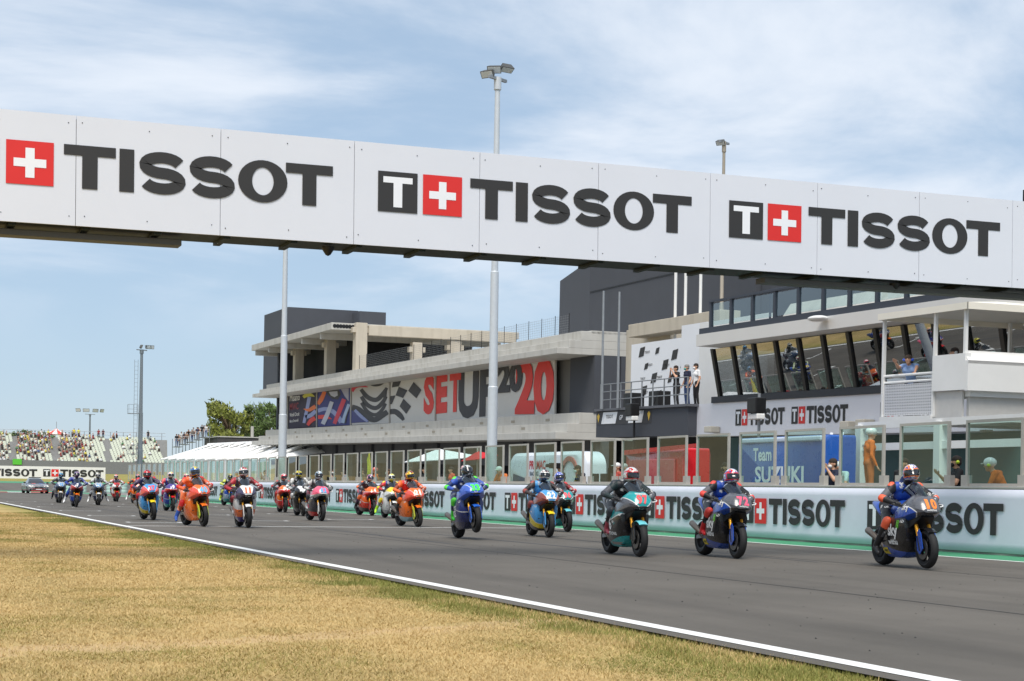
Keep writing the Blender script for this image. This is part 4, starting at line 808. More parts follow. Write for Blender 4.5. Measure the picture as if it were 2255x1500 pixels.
# ---- grandstand
gs = thing('grandstand', 'large open grandstand with pale seats and scattered spectators at the far left', 'grandstand', (0, 0, 0))
G0 = pix(-140, 1022, 'y', 300).x; G1 = pix(385, 1000, 'y', 300).x; NR = 15; ZG0, ZG1 = 4.3, 9.3
for r in range(NR):
    z = ZG0+(ZG1-ZG0)*r/(NR-1); yy = 296+r*.95; mb = MB(); mb.bb((G0, yy, 1.), (G1-2+r*.15, yy+.97, z)); mb.build('tier', concrete('stand_concrete', (150, 150, 148), .5), gs)
SEATC = mat('seat_cream', (212, 216, 200), .6, var=.05); sm_ = MB(); sm_.bb((-.24, -.2, .02), (.24, .2, .10)); sm_.bb((-.24, .16, .10), (.24, .22, .48)); SEAT = sm_.mesh('seat', 1); SEATS = []
aisle = [G0+(G1-G0)*t_ for t_ in (.30, .475, .70)]; rs = MB(); rnd = random.Random(5); CROWD = []; nseat = 0
for r in range(NR):
    z = ZG0+(ZG1-ZG0)*r/(NR-1); yy = 296+r*.95
    for x in np.arange(G0+.6, G1-2.4, .62):
        if any(abs(x-a-r*.1) < .55 for a in aisle): continue
        t_ = (x-G0)/(G1-G0); dens = (.80 if .32 < t_ < .62 and r > 3 else .22) if t_ < .66 else (.34 if r > 9 else .07)
        if t_ < .30: dens = .5
        if rnd.random() < dens: CROWD.append((x, yy+.4, z))
        elif x > pix(0, 1000, 'y', yy).x-1 and r < 9 and nseat < 300 and t_ > .55: put(SEAT, 'seat', [SEATC], gs, M=T(x, yy+.45, z)); nseat += 1
        else: rs.box((x, yy+.45, z+.06), (.48, .4, .08)); rs.box((x, yy+.64, z+.29), (.48, .06, .38))
rs.build('far_seats', SEATC, gs, kind='stuff')
for x in np.arange(G0, G1, 2.4): mb = MB(); mb.tube([(x, 310.6, ZG1), (x, 310.6, ZG1+1.3)], .05, 5); mb.build('back_rail_post', STEEL, gs)
mb = MB(); mb.tube([(G0, 310.6, ZG1+1.3), (G1, 310.6, ZG1+1.3)], .04, 5); mb.tube([(G0, 310.6, ZG1+.7), (G1, 310.6, ZG1+.7)], .03, 5); mb.build('back_rail', STEEL, gs)
mb = MB(); mb.bb((G0, 295.2, 1), (G1-2, 295.6, ZG0+.5)); mb.build('front_wall', mat('stand_front', (120, 122, 124), .8, var=.2), gs)
for x in (pix(28, 1015, 'y', 295).x, pix(232, 1045, 'y', 240).x): 
    pass
mb = MB(); a = pix(28, 1023, 'y', 294.9); b = pix(48, 1011, 'y', 294.9); mb.bb((a.x, 294.9, a.z), (b.x, 295.1, b.z)); mb.build('green_panel', C((90, 190, 60), 'print'), gs)
a = pix(233, 1052, 'y', 238); b = pix(258, 1038, 'y', 238); mb = MB(); mb.bb((a.x, 238, a.z), (b.x, 238.2, b.z)); mb.build('green_board', C((70, 150, 60), 'print'), bd)
cm = MB()
for x, y, z in CROWD:
    k = rnd.choices(range(8), (4, 3, 3, 5, 3, 1.4, 1.2, 1.2))[0]; s = rnd.uniform(.7, .95); st = .45 if rnd.random() < .12 else 0
    cm.ell((x, y, z+.42+st), (.22*s, .17*s, .36*s), 6, 4, k); cm.ell((x, y-.03, z+.90+st), (.11, .12, .14), 6, 4, 8 if rnd.random() < .6 else 9); cm.box((x, y-.28, z+.22+st*.5), (.32, .42, .18+st), 9)
    if rnd.random() < .5: cm.caps((x-.2, y-.05, z+.62+st), (x-.26, y-.3, z+.38+st), .06, .05, 5, k)
CR = [(236, 236, 232), (62, 60, 62), (150, 70, 68), (160, 136, 120), (214, 200, 90), (84, 104, 150), (100, 140, 100), (206, 196, 180), (196, 150, 124), (60, 48, 42)]
cm.build('spectators', [C(c, 'cloth') for c in CR], kind='stuff', label='seated crowd of spectators in mixed colours on the grandstand', cat='crowd')
# red and white carousel tent
p = pix(124, 960, 'y', 335); zt = pix(124, 944, 'y', 335).z; zb = pix(124, 957, 'y', 335).z; rr = pix(150, 957, 'y', 335).x-p.x
ct = thing('carousel_tent', 'red and white striped conical tent roof behind the grandstand', 'tent', (p.x, 335, 0))
for i in range(12):
    a0, a1 = R(30*i), R(30*(i+1)); mb = MB(); mb.add([(rr*math.cos(a0), rr*math.sin(a0), zb), (rr*math.cos(a1), rr*math.sin(a1), zb), (.05*math.cos(a1), .05*math.sin(a1), zt), (.05*math.cos(a0), .05*math.sin(a0), zt)], [(0, 1, 2, 3)]); q = mb.build('roof_gore', C((222, 70, 58), 'cloth') if i % 2 else C((236, 232, 226), 'cloth'), ct); q.modifiers.new('s', 'SOLIDIFY').thickness = .05
    mb = MB(); mb.tube([(rr*.95*math.cos(a0), rr*.95*math.sin(a0), 1.5), (rr*.95*math.cos(a0), rr*.95*math.sin(a0), zb)], .06, 5); mb.build('pole', WHITEM, ct)
mb = MB(); mb.tube([(0, 0, zt-.1), (0, 0, zt+1.4)], .05, 5); mb.build('finial', STEEL, ct)
# hill beyond the left edge of the frame, seen only mirrored in the glass screens
mb = MB(); vs = []; nx_ = 30; ny_ = 8
for i in range(nx_+1):
    for j in range(ny_+1):
        x = -420+ (360)*i/nx_; y = 60+620*j/ny_*1.0; h = 34*math.sin(math.pi*i/nx_)**.8*math.sin(math.pi*j/ny_)**.5*(1+.2*math.sin(i*1.3+j)); vs.append((x, y, -.05+h))
mb.add(vs, [(i*(ny_+1)+j, (i+1)*(ny_+1)+j, (i+1)*(ny_+1)+j+1, i*(ny_+1)+j+1) for i in range(nx_) for j in range(ny_)]); mb.build('hill', mat('hill_scrub', (132, 122, 88), .9, var=.3, scale=.03, bump=.3), None, smooth=60, kind='structure')
# ================================================================== PEOPLE: bodies as one continuous surface (union of tapered limbs, remeshed and smoothed)
def remeshed(mb, voxel=.015, it=6):
    me = mb.mesh('raw', 1); o = bpy.data.objects.new('raw', me); col.objects.link(o)
    r = o.modifiers.new('r', 'REMESH'); r.mode = 'VOXEL'; r.voxel_size = voxel; s = o.modifiers.new('s', 'SMOOTH'); s.factor = .5; s.iterations = it
    dg = bpy.context.evaluated_depsgraph_get(); out = bpy.data.meshes.new_from_object(o.evaluated_get(dg)); bpy.data.objects.remove(o); return out
def body_mesh(segs, nm, voxel=.015):
    """segs: (p, q, r1, r2, material index); every face takes the index of its nearest limb"""
    mb = MB()
    for p, q, a, b, _ in segs: mb.caps(p, q, a, b, 12)
    me = remeshed(mb, voxel); n = len(me.polygons); cen = np.zeros(n*3); me.polygons.foreach_get('center', cen); cen = cen.reshape(-1, 3); best = np.full(n, 1e9); mi = np.zeros(n, dtype=np.int32)
    for p, q, a, b, k in segs:
        p = np.array(p, float); q = np.array(q, float); d = q-p; t = np.clip(((cen-p)@d)/max(1e-9, d@d), 0, 1); ds = np.linalg.norm(cen-(p+t[:, None]*d), axis=1)-(a+(b-a)*t)
        w = ds < best; best[w] = ds[w]; mi[w] = k
    me.materials.clear()
    for _ in range(nm): me.materials.append(None)
    me.polygons.foreach_set('material_index', mi); me.polygons.foreach_set('use_smooth', [True]*n); me.update(); return me
def mix(a, b, t): return tuple(a[i]+(b[i]-a[i])*t for i in range(3))
# ---- rider poses (bike-local: forward is -y)
def rider_joints(pose):
    J = dict(pel=(0, .46, .96), abd=(0, .31, 1.05), che=(0, .09, 1.18), nek=(0, -.08, 1.32), hed=(0, -.19, 1.455))
    if 'up' in pose: J.update(che=(0, .20, 1.26), nek=(0, .08, 1.41), hed=(0, .0, 1.54))
    if 'low' in pose: J.update(che=(0, .05, 1.17), nek=(0, -.13, 1.28), hed=(0, -.26, 1.395))
    for s in (-1, 1):
        c = J['che']; J['sh', s] = (s*.195, c[1]-.06, c[2]+.075); J['ha', s] = (s*.315, -.36, .985)
        e = mix(J['sh', s], J['ha', s], .52); J['el', s] = (s*.46, e[1]+.06, e[2]-.035)
        J['hip', s] = (s*.10, .42, .93); J['kn', s] = (s*.27, .0, .77); J['an', s] = (s*.215, .36, .44); J['to', s] = (s*.23, .20, .385)
        if ('R' in pose and s < 0) or ('L' in pose and s > 0):
            if 'far' in pose: J['kn', s] = (s*.33, .03, .64); J['an', s] = (s*.45, .22, .26); J['to', s] = (s*.50, .06, .18)
            else: J['kn', s] = (s*.30, .03, .70); J['an', s] = (s*.34, .33, .30); J['to', s] = (s*.37, .17, .215)
    return J
RB = {}
def rider_mesh(pose):
    if pose in RB: return RB[pose]
    J = rider_joints(pose); g = []
    g += [((-.09, J['pel'][1], J['pel'][2]), (.09, J['pel'][1], J['pel'][2]), .125, .125, 2), (J['pel'], J['abd'], .14, .135, 0), (J['abd'], J['che'], .14, .15, 0)]
    g += [((-.07, *J['che'][1:]), (.07, *J['che'][1:]), .145, .145, 0), ((-.14, J['sh', 1][1], J['sh', 1][2]-.01), (.14, J['sh', 1][1], J['sh', 1][2]-.01), .10, .10, 0), (mix(J['che'], J['abd'], .1), mix(J['nek'], J['che'], .2), .10, .085, 0)]
    hp = Vector(J['nek'])+Vector((0, .08, .06)); g += [(tuple(hp), mix(J['che'], J['abd'], .3)[:1]+(mix(J['che'], J['abd'], .3)[1]+.09, mix(J['che'], J['abd'], .3)[2]+.09), .075, .05, 0), (J['nek'], J['hed'], .07, .07, 5)]
    for s in (-1, 1):
        sh, el, ha, hip, kn, an, to = [J[k, s] for k in ('sh', 'el', 'ha', 'hip', 'kn', 'an', 'to')]
        g += [(sh, mix(sh, el, .35), .085, .076, 1), (mix(sh, el, .3), el, .074, .06, 1), (el, mix(el, ha, .12), .064, .06, 4), (mix(el, ha, .1), mix(el, ha, .6), .058, .048, 1), (mix(el, ha, .6), ha, .047, .036, 1)]
        g += [(hip, mix(hip, kn, .55), .115, .095, 2), (mix(hip, kn, .5), kn, .095, .074, 2), (mix(kn, an, -.04), mix(kn, an, .12), .078, .076, 4), ((sh[0]*1.18, sh[1]-.02, sh[2]+.035), (sh[0]*1.3, sh[1]-.03, sh[2]+.02), .052, .05, 4), (mix(kn, an, .1), mix(kn, an, .45), .072, .066, 2), (mix(kn, an, .45), an, .062, .052, 3), (an, to, .05, .036, 3), (an, (an[0], an[1]+.05, an[2]-.035), .045, .04, 3)]
    RB[pose] = body_mesh(g, 6); return RB[pose]
# ---- helmet with chin bar, visor and spoiler (centre of the head at the origin, facing -y)
def helmet_meshes():
    n, m = 36, 24; P = []
    for i in range(m):
        a = (i+.25)/(m-.5)*math.pi; row = []
        for j in range(n):
            b = 2*math.pi*j/n; x = math.sin(a)*math.sin(b); y = -math.sin(a)*math.cos(b); z = math.cos(a); X, Y, Z = .128*x, .155*y, .148*z
            if y < 0 and z < .1: k = (-y)**1.5*min(1, (.1-z)/.5); Y -= .035*k; X *= 1-.10*k
            if y > .2 and z > -.3: Y += .015*y
            if z < -.55: Z = -.148*(.55+(abs(z)-.55)*.45)
            row.append(Vector((X, Y, Z+.01)))
        P.append(row)
    mb = MB(); vs = [p for r in P for p in r]
    for i in range(m-1):
        for j in range(n):
            k = (j+1) % n; c = (P[i][j]+P[i+1][k])/2; mi = 0
            if abs(c.x) < .045 and c.z > .03 or (c.z > .105): mi = 1
            if -.062 < c.z < -.035 or (.05 < c.z < .072): mi = 2 if c.y < .1 else 0
            if c.z < -.075: mi = 1
            mb.f.append([i*n+j, i*n+k, (i+1)*n+k, (i+1)*n+j]); mb.m.append(mi)
    mb.v = [tuple(v) for v in vs]; mb.f.append(list(range(n))); mb.m.append(1); mb.f.append(list(range((m-1)*n, m*n))); mb.m.append(1)
    vm = MB(); idx = [(i, j) for i in range(m-1) for j in range(n) if -.04 < (P[i][j].z+P[i+1][j].z)/2 < .055 and P[i][j].y < -.035 and P[i][(j+1) % n].y < -.035]
    for i, j in idx:
        k = (j+1) % n; q = [P[i][j], P[i][k], P[i+1][k], P[i+1][j]]; vm.add([(p-Vector((0, .01, .01)))*1.035+Vector((0, .01, .01)) for p in q], [(0, 1, 2, 3)])
    sp = MB(); sp.add([(-.06, .11, .11), (.06, .11, .11), (.04, .21, .07), (-.04, .21, .07), (-.06, .11, .085), (.06, .11, .085), (.04, .20, .06), (-.04, .20, .06)], [(0, 1, 2, 3), (7, 6, 5, 4), (0, 4, 5, 1), (1, 5, 6, 2), (2, 6, 7, 3), (3, 7, 4, 0)])
    return mb.mesh('helmet', 3, 50), vm.mesh('visor', 1, 60), sp.mesh('spoiler', 1)
HEL, VIS, SPO = helmet_meshes(); VISM = mat('visor_smoke', (20, 22, 28), .08, .3, var=0, coat=1.)
# ---- gloved hand gripping a bar along x (bar centre at the origin)
def grip_hand(s):
    mb = MB(); mb.caps((-.028, .045, .028), (.028, .045, .028), .026, .026, 8); mb.caps((0, .08, .02), (0, .05, .028), .03, .032, 8)
    for i, (x, l) in enumerate(((-.036, .9), (-.012, 1.0), (.012, .97), (.036, .82))):
        mb.tube([(x, .035, .034), (x, .004, .036*l), (x, -.028*l, .018), (x, -.030*l, -.012), (x, -.008, -.028)], [.012, .0115, .011, .0105, .009], 7)
    mb.tube([(-s*.035, .05, .015), (-s*.048, .02, -.012), (-s*.045, -.008, -.026)], [.013, .012, .010], 7); return mb.mesh('glove', 1, 60)
GRIP = {s: grip_hand(s) for s in (-1, 1)}
def rider(label, M, pose, suit, helm, group='riders on the racing motorcycles', name='person'):
    """suit: torso, arms, legs, boots, accent ; helm: main, top, stripe"""
    o = thing(name, label, 'person', (0, 0, 0), 0, group); o.matrix_world = M; J = rider_joints(pose)
    put(rider_mesh(pose), 'body', [C(suit[0], 'suit'), C(suit[1], 'suit'), C(suit[2], 'suit'), C(suit[3], 'leather'), C(suit[4], 'leather'), BLACKPL], o)
    h = put(HEL, 'helmet', [helmetmat(*helm), helmetmat(helm[1], helm[0], helm[2]), C(helm[2])], o, M=T(*J['hed']) @ Rz(R(random.uniform(-14, 14))) @ Ry(R(random.uniform(-7, 7))) @ Rx(R(random.uniform(-10, 0)))); put(VIS, 'visor', [VISM], h); put(SPO, 'spoiler', [C(helm[1])], h)
    for s in (-1, 1): put(GRIP[s], 'glove', [C(suit[5] if len(suit) > 5 else (40, 40, 42), 'leather')], o, M=T(*J['ha', s]) @ Rz(-s*.22))
    return o

# ================================================================== RACING MOTORCYCLE (local: forward -y, ground z = 0, wheelbase 1.42)
def cr(pts, sub, closed=False):
    pts = [Vector(p) for p in pts]; n = len(pts); out = []
    for i in range(n if closed else n-1):
        p0, p1, p2, p3 = [pts[(i+k) % n] if closed else pts[min(max(i+k, 0), n-1)] for k in (-1, 0, 1, 2)]
        for t in range(sub):
            u = t/sub; out.append(.5*((2*p1)+(p2-p0)*u+(2*p0-5*p1+4*p2-p3)*u*u+(3*p1-p0-3*p2+p3)*u**3))
    if not closed: out.append(pts[-1])
    return out
def shell(stations, sub=4, ring=2):
    rows = []
    for y, h in stations: rows.append([Vector((x, y, z)) for x, z in h]+[Vector((-x, y, z)) for x, z in h[-2:0:-1]])
    cols = [cr([r[j] for r in rows], sub) for j in range(len(rows[0]))]; rings = []
    for i in range(len(cols[0])): rings.append([tuple(p) for p in cr([c[i] for c in cols], ring, True)])
    mb = MB(); mb.loft(rings); return mb
NOSE = shell([(-.85, [(0, .93), (.06, .928), (.105, .915), (.13, .895), (.12, .875), (.07, .862), (0, .86)]), (-.80, [(0, 1.01), (.09, 1.0), (.15, .965), (.18, .91), (.165, .865), (.10, .845), (0, .84)]),
    (-.72, [(0, 1.09), (.105, 1.075), (.18, 1.02), (.22, .93), (.21, .86), (.13, .82), (0, .81)]), (-.60, [(0, 1.13), (.115, 1.115), (.205, 1.05), (.26, .94), (.255, .83), (.16, .78), (0, .77)]),
    (-.44, [(0, 1.12), (.12, 1.11), (.215, 1.04), (.28, .92), (.285, .79), (.2, .73), (0, .73)]), (-.2, [(0, .98), (.13, .97), (.22, .94), (.275, .86), (.28, .76), (.2, .72), (0, .72)])], 4, 1)
SIDE = shell([(-.47, [(0, .80), (.14, .80), (.235, .77), (.26, .70), (.25, .62), (.22, .56), (.14, .54), (0, .54)]),
    (-.37, [(0, .84), (.17, .84), (.27, .80), (.29, .67), (.275, .52), (.23, .38), (.14, .29), (0, .27)]), (-.15, [(0, .84), (.18, .84), (.275, .78), (.29, .62), (.27, .44), (.22, .26), (.13, .16), (0, .15)]),
    (.10, [(0, .82), (.17, .82), (.25, .74), (.27, .58), (.25, .40), (.205, .24), (.12, .15), (0, .145)]), (.32, [(0, .66), (.13, .65), (.18, .58), (.20, .46), (.20, .36), (.175, .24), (.11, .16), (0, .155)]),
    (.46, [(0, .42), (.09, .41), (.13, .38), (.15, .33), (.15, .28), (.13, .23), (.09, .20), (0, .19)])], 4, 1)
TANK = shell([(-.28, [(0, .98), (.1, .97), (.16, .92), (.17, .85), (.12, .8), (0, .8)]), (-.1, [(0, 1.05), (.12, 1.04), (.2, .97), (.21, .88), (.15, .8), (0, .8)]), (.12, [(0, 1.02), (.11, 1.0), (.17, .94), (.18, .87), (.13, .8), (0, .8)]), (.30, [(0, .90), (.07, .89), (.1, .86), (.11, .83), (.08, .8), (0, .8)])])
TAIL = shell([(.2, [(0, .85), (.09, .85), (.13, .83), (.14, .80), (.1, .76), (0, .76)]), (.5, [(0, .86), (.12, .86), (.16, .85), (.17, .82), (.12, .76), (0, .75)]), (.72, [(0, 1.0), (.10, .99), (.14, .95), (.15, .9), (.1, .85), (0, .84)]), (.95, [(0, 1.03), (.06, 1.03), (.09, 1.01), (.09, .97), (.06, .94), (0, .94)]), (1.03, [(0, 1.02), (.03, 1.02), (.04, 1.01), (.04, .98), (.03, .97), (0, .97)])])
def bvh(*mbs):
    v, f = [], []
    for m in mbs: f += [[i+len(v) for i in q] for q in m.f]; v += m.v
    return BVHTree.FromPolygons([Vector(p) for p in v], f)
BV = bvh(NOSE, SIDE, TAIL)
MESH = {'nose_fairing': NOSE.mesh('nose_fairing', 1, 30), 'side_fairing': SIDE.mesh('side_fairing', 1, 30), 'fuel_tank': TANK.mesh('fuel_tank', 1, 50), 'tail_unit': TAIL.mesh('tail_unit', 1, 50)}
def simple(nm, fn, smooth=40): mb = MB(); fn(mb); MESH[nm] = mb.mesh(nm, 1, smooth)
def wheel(R_, w, rim):
    t = MB(); prof = [(rim, -w*.36), (rim+.02, -w*.46), (R_-.055, -w*.5), (R_-.022, -w*.40), (R_-.006, -w*.22), (R_, 0), (R_-.006, w*.22), (R_-.022, w*.40), (R_-.055, w*.5), (rim+.02, w*.46), (rim, w*.36)]
    t.lathe(prof, 40, 'x', close=True); r = MB(); r.lathe([(rim-.022, -w*.40), (rim+.004, -w*.42), (rim+.004, w*.42), (rim-.022, w*.40), (rim-.03, 0)], 36, 'x'); r.lathe([(.0, -.05), (.04, -.05), (.04, .05), (.0, .05)], 14, 'x')
    for k in range(5):
        a = 2*math.pi*k/5
        for da in (-.13, .13): r.tube([(0, .035*math.cos(a), .035*math.sin(a)), (0, (rim-.015)*math.cos(a+da), (rim-.015)*math.sin(a+da))], [.016, .012], 6)
    return t.mesh('tyre', 1, 40), r.mesh('rim', 1, 40)
FT, FRM = wheel(.30, .125, .215); RT, RRM = wheel(.315, .195, .215)
def disc(mb):
    mb.lathe([(.085, -.003), (.16, -.003), (.16, .003), (.085, .003)], 28, 'x')
simple('disc', disc)
def scr(mb):
    A = []; n, m = 12, 10
    for i in range(m+1):
        t = i/m; y = -.73+.38*t; z = 1.075+.285*t-.03*t*t; w = .115+.05*t; dz = .085+.05*t; dy = .16
        A.append([(w*math.sin(q)*1.05, y+dy*(1-math.cos(q))*1.1, z-dz*(1-math.cos(q))*1.6) for q in [(-1+2*j/n)*1.15 for j in range(n+1)]])
    vs = [p for r in A for p in r]; mb.add(vs, [(i*(n+1)+j, i*(n+1)+j+1, (i+1)*(n+1)+j+1, (i+1)*(n+1)+j) for i in range(m) for j in range(n)])
simple('windscreen', scr, 60)
def fender(mb): mb.lathe([(.312, -.078), (.326, -.06), (.334, 0), (.326, .06), (.312, .078), (.306, .06), (.31, 0), (.306, -.06)], 18, 'x', (0, -.71, .30), a0=38, a1=126)
simple('front_fender', fender)
def guard(s):
    def f(mb): mb.prism([(-.80, .31), (-.71, .22), (-.63, .28), (-.60, .52), (-.67, .60), (-.74, .54)], .014, Matrix(((0, 1, 0, s*.118-.007), (1, 0, 0, 0), (0, 0, 1, 0), (0, 0, 0, 1))))
    return f
for s in (-1, 1): simple('fork_guard%d' % s, guard(s), 30)
for s in (-1, 1):
    simple('fork_tube%d' % s, lambda mb, s=s: mb.tube([(s*.105, -.63, .50), (s*.105, -.46, .90)], .029, 12)); simple('fork_slider%d' % s, lambda mb, s=s: mb.tube([(s*.105, -.715, .28), (s*.105, -.62, .53)], [.03, .026], 10))
    simple('caliper%d' % s, lambda mb, s=s: mb.bb((s*.10-.022, -.60, .29), (s*.10+.022, -.545, .41)))
    simple('handlebar%d' % s, lambda mb, s=s: mb.tube([(s*.11, -.42, .95), (s*.20, -.40, .965), (s*.39, -.335, .985)], [.016, .016, .019], 8))
    simple('lever_guard%d' % s, lambda mb, s=s: mb.tube([(s*.40, -.34, .985), (s*.42, -.42, .975), (s*.38, -.50, .955), (s*.30, -.52, .94)], .010, 6))
    simple('footpeg%d' % s, lambda mb, s=s: (mb.tube([(s*.13, .31, .40), (s*.26, .31, .40)], .013, 6), mb.bb((s*.13-.008, .24, .36), (s*.13+.008, .42, .50))))
    simple('swingarm%d' % s, lambda mb, s=s: mb.loft([[(s*.09-.02, .2, .36), (s*.09+.02, .2, .36), (s*.09+.02, .2, .48), (s*.09-.02, .2, .48)], [(s*.13-.02, .5, .31), (s*.13+.02, .5, .31), (s*.13+.02, .5, .41), (s*.13-.02, .5, .41)], [(s*.13-.018, .78, .285), (s*.13+.018, .78, .285), (s*.13+.018, .78, .345), (s*.13-.018, .78, .345)]]), 30)
simple('exhaust', lambda mb: mb.tube([(-.10, .20, .26), (-.15, .40, .30), (-.185, .52, .40), (-.20, .62, .46), (-.215, .86, .56), (-.216, .88, .57)], [.03, .032, .036, .052, .056, .042], 12))
simple('air_intake', lambda mb: mb.ell((0, -.825, .858), (.115, .04, .024), 16, 8)); simple('radiator', lambda mb: mb.bb((-.15, -.40, .34), (.15, -.352, .58)))
simple('engine', lambda mb: (mb.bb((-.15, .2, .26), (.15, .5, .62)),)); simple('seat_pad', lambda mb: mb.loft([[(-.10, .26, .85), (.10, .26, .85), (.10, .26, .875), (-.10, .26, .875)], [(-.13, .5, .855), (.13, .5, .855), (.12, .5, .885), (-.12, .5, .885)], [(-.11, .68, .93), (.11, .68, .93), (.10, .66, .96), (-.10, .66, .96)]]))
simple('rear_hugger', lambda mb: mb.lathe([(.33, -.09), (.342, 0), (.33, .09), (.322, .09), (.334, 0), (.322, -.09)], 12, 'x', (0, .71, .315), a0=70, a1=150)); simple('chain', lambda mb: mb.tube([(.145, .28, .44), (.145, .71, .38)], .012, 5)); simple('triple_clamp', lambda mb: mb.bb((-.14, -.49, .86), (.14, -.42, .90)))
simple('under_nose', lambda mb: mb.loft([[(-.11, -.74, .79), (.11, -.74, .79), (.10, -.72, .82), (-.10, -.72, .82)], [(-.19, -.46, .60), (.19, -.46, .60), (.2, -.42, .76), (-.2, -.42, .76)]]), 30)
SMOKE = glassmat('screen_smoke', (.42, .43, .45), .05, .02); GOLD = mat('fork_gold', (214, 150, 44), .3, .7, .05); MAG = mat('rim_magnesium', (36, 37, 40), .4, .6, .1); TI = mat('exhaust_titanium', (126, 116, 106), .35, .8, .12); DSC = mat('brake_disc', (110, 108, 106), .35, .8)
def livery(c1, c2, c3, l1, l2, finish=.26):
    """three-colour paint scheme: c1 above line 1, c2 between, c3 below line 2; a line is z = a + b*y (+ d*|x|) in the bike's own frame"""
    k = 'livery_'+repr((c1, c2, c3, l1, l2))
    if k in MATS: return MATS[k]
    m = bpy.data.materials.new('livery'); m.use_nodes = True; t = m.node_tree; b = t.nodes['Principled BSDF']; tcn = N(t, 'ShaderNodeTexCoord'); sp = N(t, 'ShaderNodeSeparateXYZ'); t.links.new(tcn.outputs['Object'], sp.inputs[0])
    def msk(l): return M_(t, 'GREATER_THAN', sp.outputs[2], M_(t, 'ADD', M_(t, 'MULTIPLY', sp.outputs[1], l[1]), M_(t, 'ADD', M_(t, 'MULTIPLY', M_(t, 'ABSOLUTE', sp.outputs[0]), l[2] if len(l) > 2 else 0.), l[0])))
    m1 = N(t, 'ShaderNodeMixRGB'); m1.inputs[1].default_value = (*lin(c3), 1); m1.inputs[2].default_value = (*lin(c2), 1); t.links.new(msk(l2), m1.inputs[0])
    m2 = N(t, 'ShaderNodeMixRGB'); m2.inputs[2].default_value = (*lin(c1), 1); t.links.new(msk(l1), m2.inputs[0]); t.links.new(m1.outputs[0], m2.inputs[1])
    def edge(l): return M_(t, 'LESS_THAN', M_(t, 'ABSOLUTE', M_(t, 'SUBTRACT', sp.outputs[2], M_(t, 'ADD', M_(t, 'MULTIPLY', sp.outputs[1], l[1]), M_(t, 'ADD', M_(t, 'MULTIPLY', M_(t, 'ABSOLUTE', sp.outputs[0]), l[2] if len(l) > 2 else 0.), l[0])))), .009)
    if c1 != c2:
        pin = N(t, 'ShaderNodeMixRGB'); pin.inputs[2].default_value = (.7, .7, .68, 1); t.links.new(edge(l1), pin.inputs[0]); t.links.new(m2.outputs[0], pin.inputs[1]); m2 = pin      # pinstripe where two colours meet
    vo = N(t, 'ShaderNodeTexVoronoi'); vo.inputs['Scale'].default_value = 7.5; mp = N(t, 'ShaderNodeMapping'); mp.inputs['Scale'].default_value = (1, .8, 1.7); t.links.new(tcn.outputs['Object'], mp.inputs[0]); t.links.new(mp.outputs[0], vo.inputs['Vector'])
    n3 = N(t, 'ShaderNodeTexNoise'); n3.inputs['Scale'].default_value = 48; t.links.new(tcn.outputs['Object'], n3.inputs['Vector']); sc_ = N(t, 'ShaderNodeSeparateColor'); t.links.new(vo.outputs['Color'], sc_.inputs[0])
    kk = M_(t, 'MULTIPLY', M_(t, 'GREATER_THAN', sc_.outputs[0], .74), M_(t, 'MULTIPLY', M_(t, 'LESS_THAN', vo.outputs['Distance'], .34), M_(t, 'GREATER_THAN', n3.outputs[0], .47)))
    stc = N(t, 'ShaderNodeValToRGB'); stc.color_ramp.interpolation = 'CONSTANT'; stc.color_ramp.elements[0].color = (.75, .75, .73, 1); stc.color_ramp.elements[1].position = .6; stc.color_ramp.elements[1].color = (.03, .03, .04, 1); q_ = stc.color_ramp.elements.new(.85); q_.color = (*lin(c1), 1); t.links.new(sc_.outputs[1], stc.inputs[0])
    m3 = N(t, 'ShaderNodeMixRGB'); t.links.new(kk, m3.inputs[0]); t.links.new(m2.outputs[0], m3.inputs[1]); t.links.new(stc.outputs[0], m3.inputs[2]); m2 = m3      # small printed stickers
    nz = N(t, 'ShaderNodeTexNoise'); nz.inputs['Scale'].default_value = 9; mr = N(t, 'ShaderNodeMapRange'); mr.inputs[3].default_value = finish-.08; mr.inputs[4].default_value = finish+.14; t.links.new(nz.outputs[0], mr.inputs[0]); t.links.new(mr.outputs[0], b.inputs['Roughness'])
    t.links.new(m2.outputs[0], b.inputs['Base Color']); b.inputs['Coat Weight'].default_value = .5; b.inputs['Coat Roughness'].default_value = .08; MATS[k] = m; return m
DEC = {}
def dense(v, f):
    bm = bmesh.new(); q = [bm.verts.new(p) for p in v]
    for g in f:
        try: bm.faces.new([q[i] for i in g])
        except ValueError: pass
    for _ in range(4):
        bmesh.ops.triangulate(bm, faces=bm.faces[:]); e = [x for x in bm.edges if x.calc_length() > .22]
        if not e: break
        bmesh.ops.subdivide_edges(bm, edges=e, cuts=1)
    bmesh.ops.triangulate(bm, faces=bm.faces[:]); bm.verts.index_update()
    out = [tuple(x.co) for x in bm.verts], [tuple(x.index for x in g.verts) for g in bm.faces]; bm.free(); return out
def decal(s, where, c, h, w=None, bold=.03, shear=0.):
    """print text on the fairing: where = ('front', x, z) or ('side', y, z)"""
    k = (s, where, h, w, bold, shear)
    if k in DEC: return DEC[k]
    v, f, tw = text_mesh(s, bold, shear); v, f = dense(v, f); sx = h if w is None else w/tw; out = []
    for p in v:
        if where[0] == 'front': o_ = Vector((where[1]+p[0]*sx, -3, where[2]+p[2]*h)); d = Vector((0, 1, 0))
        else: o_ = Vector((-3, where[1]-p[0]*sx, where[2]+p[2]*h)); d = Vector((1, 0, 0))
        hit = BV.ray_cast(o_, d)[0]; out.append((hit if hit is not None else o_+d*2.2)-d*.007)
    mb = MB(); mb.add(out, f); DEC[k] = mb.mesh('lettering', 1); return DEC[k]
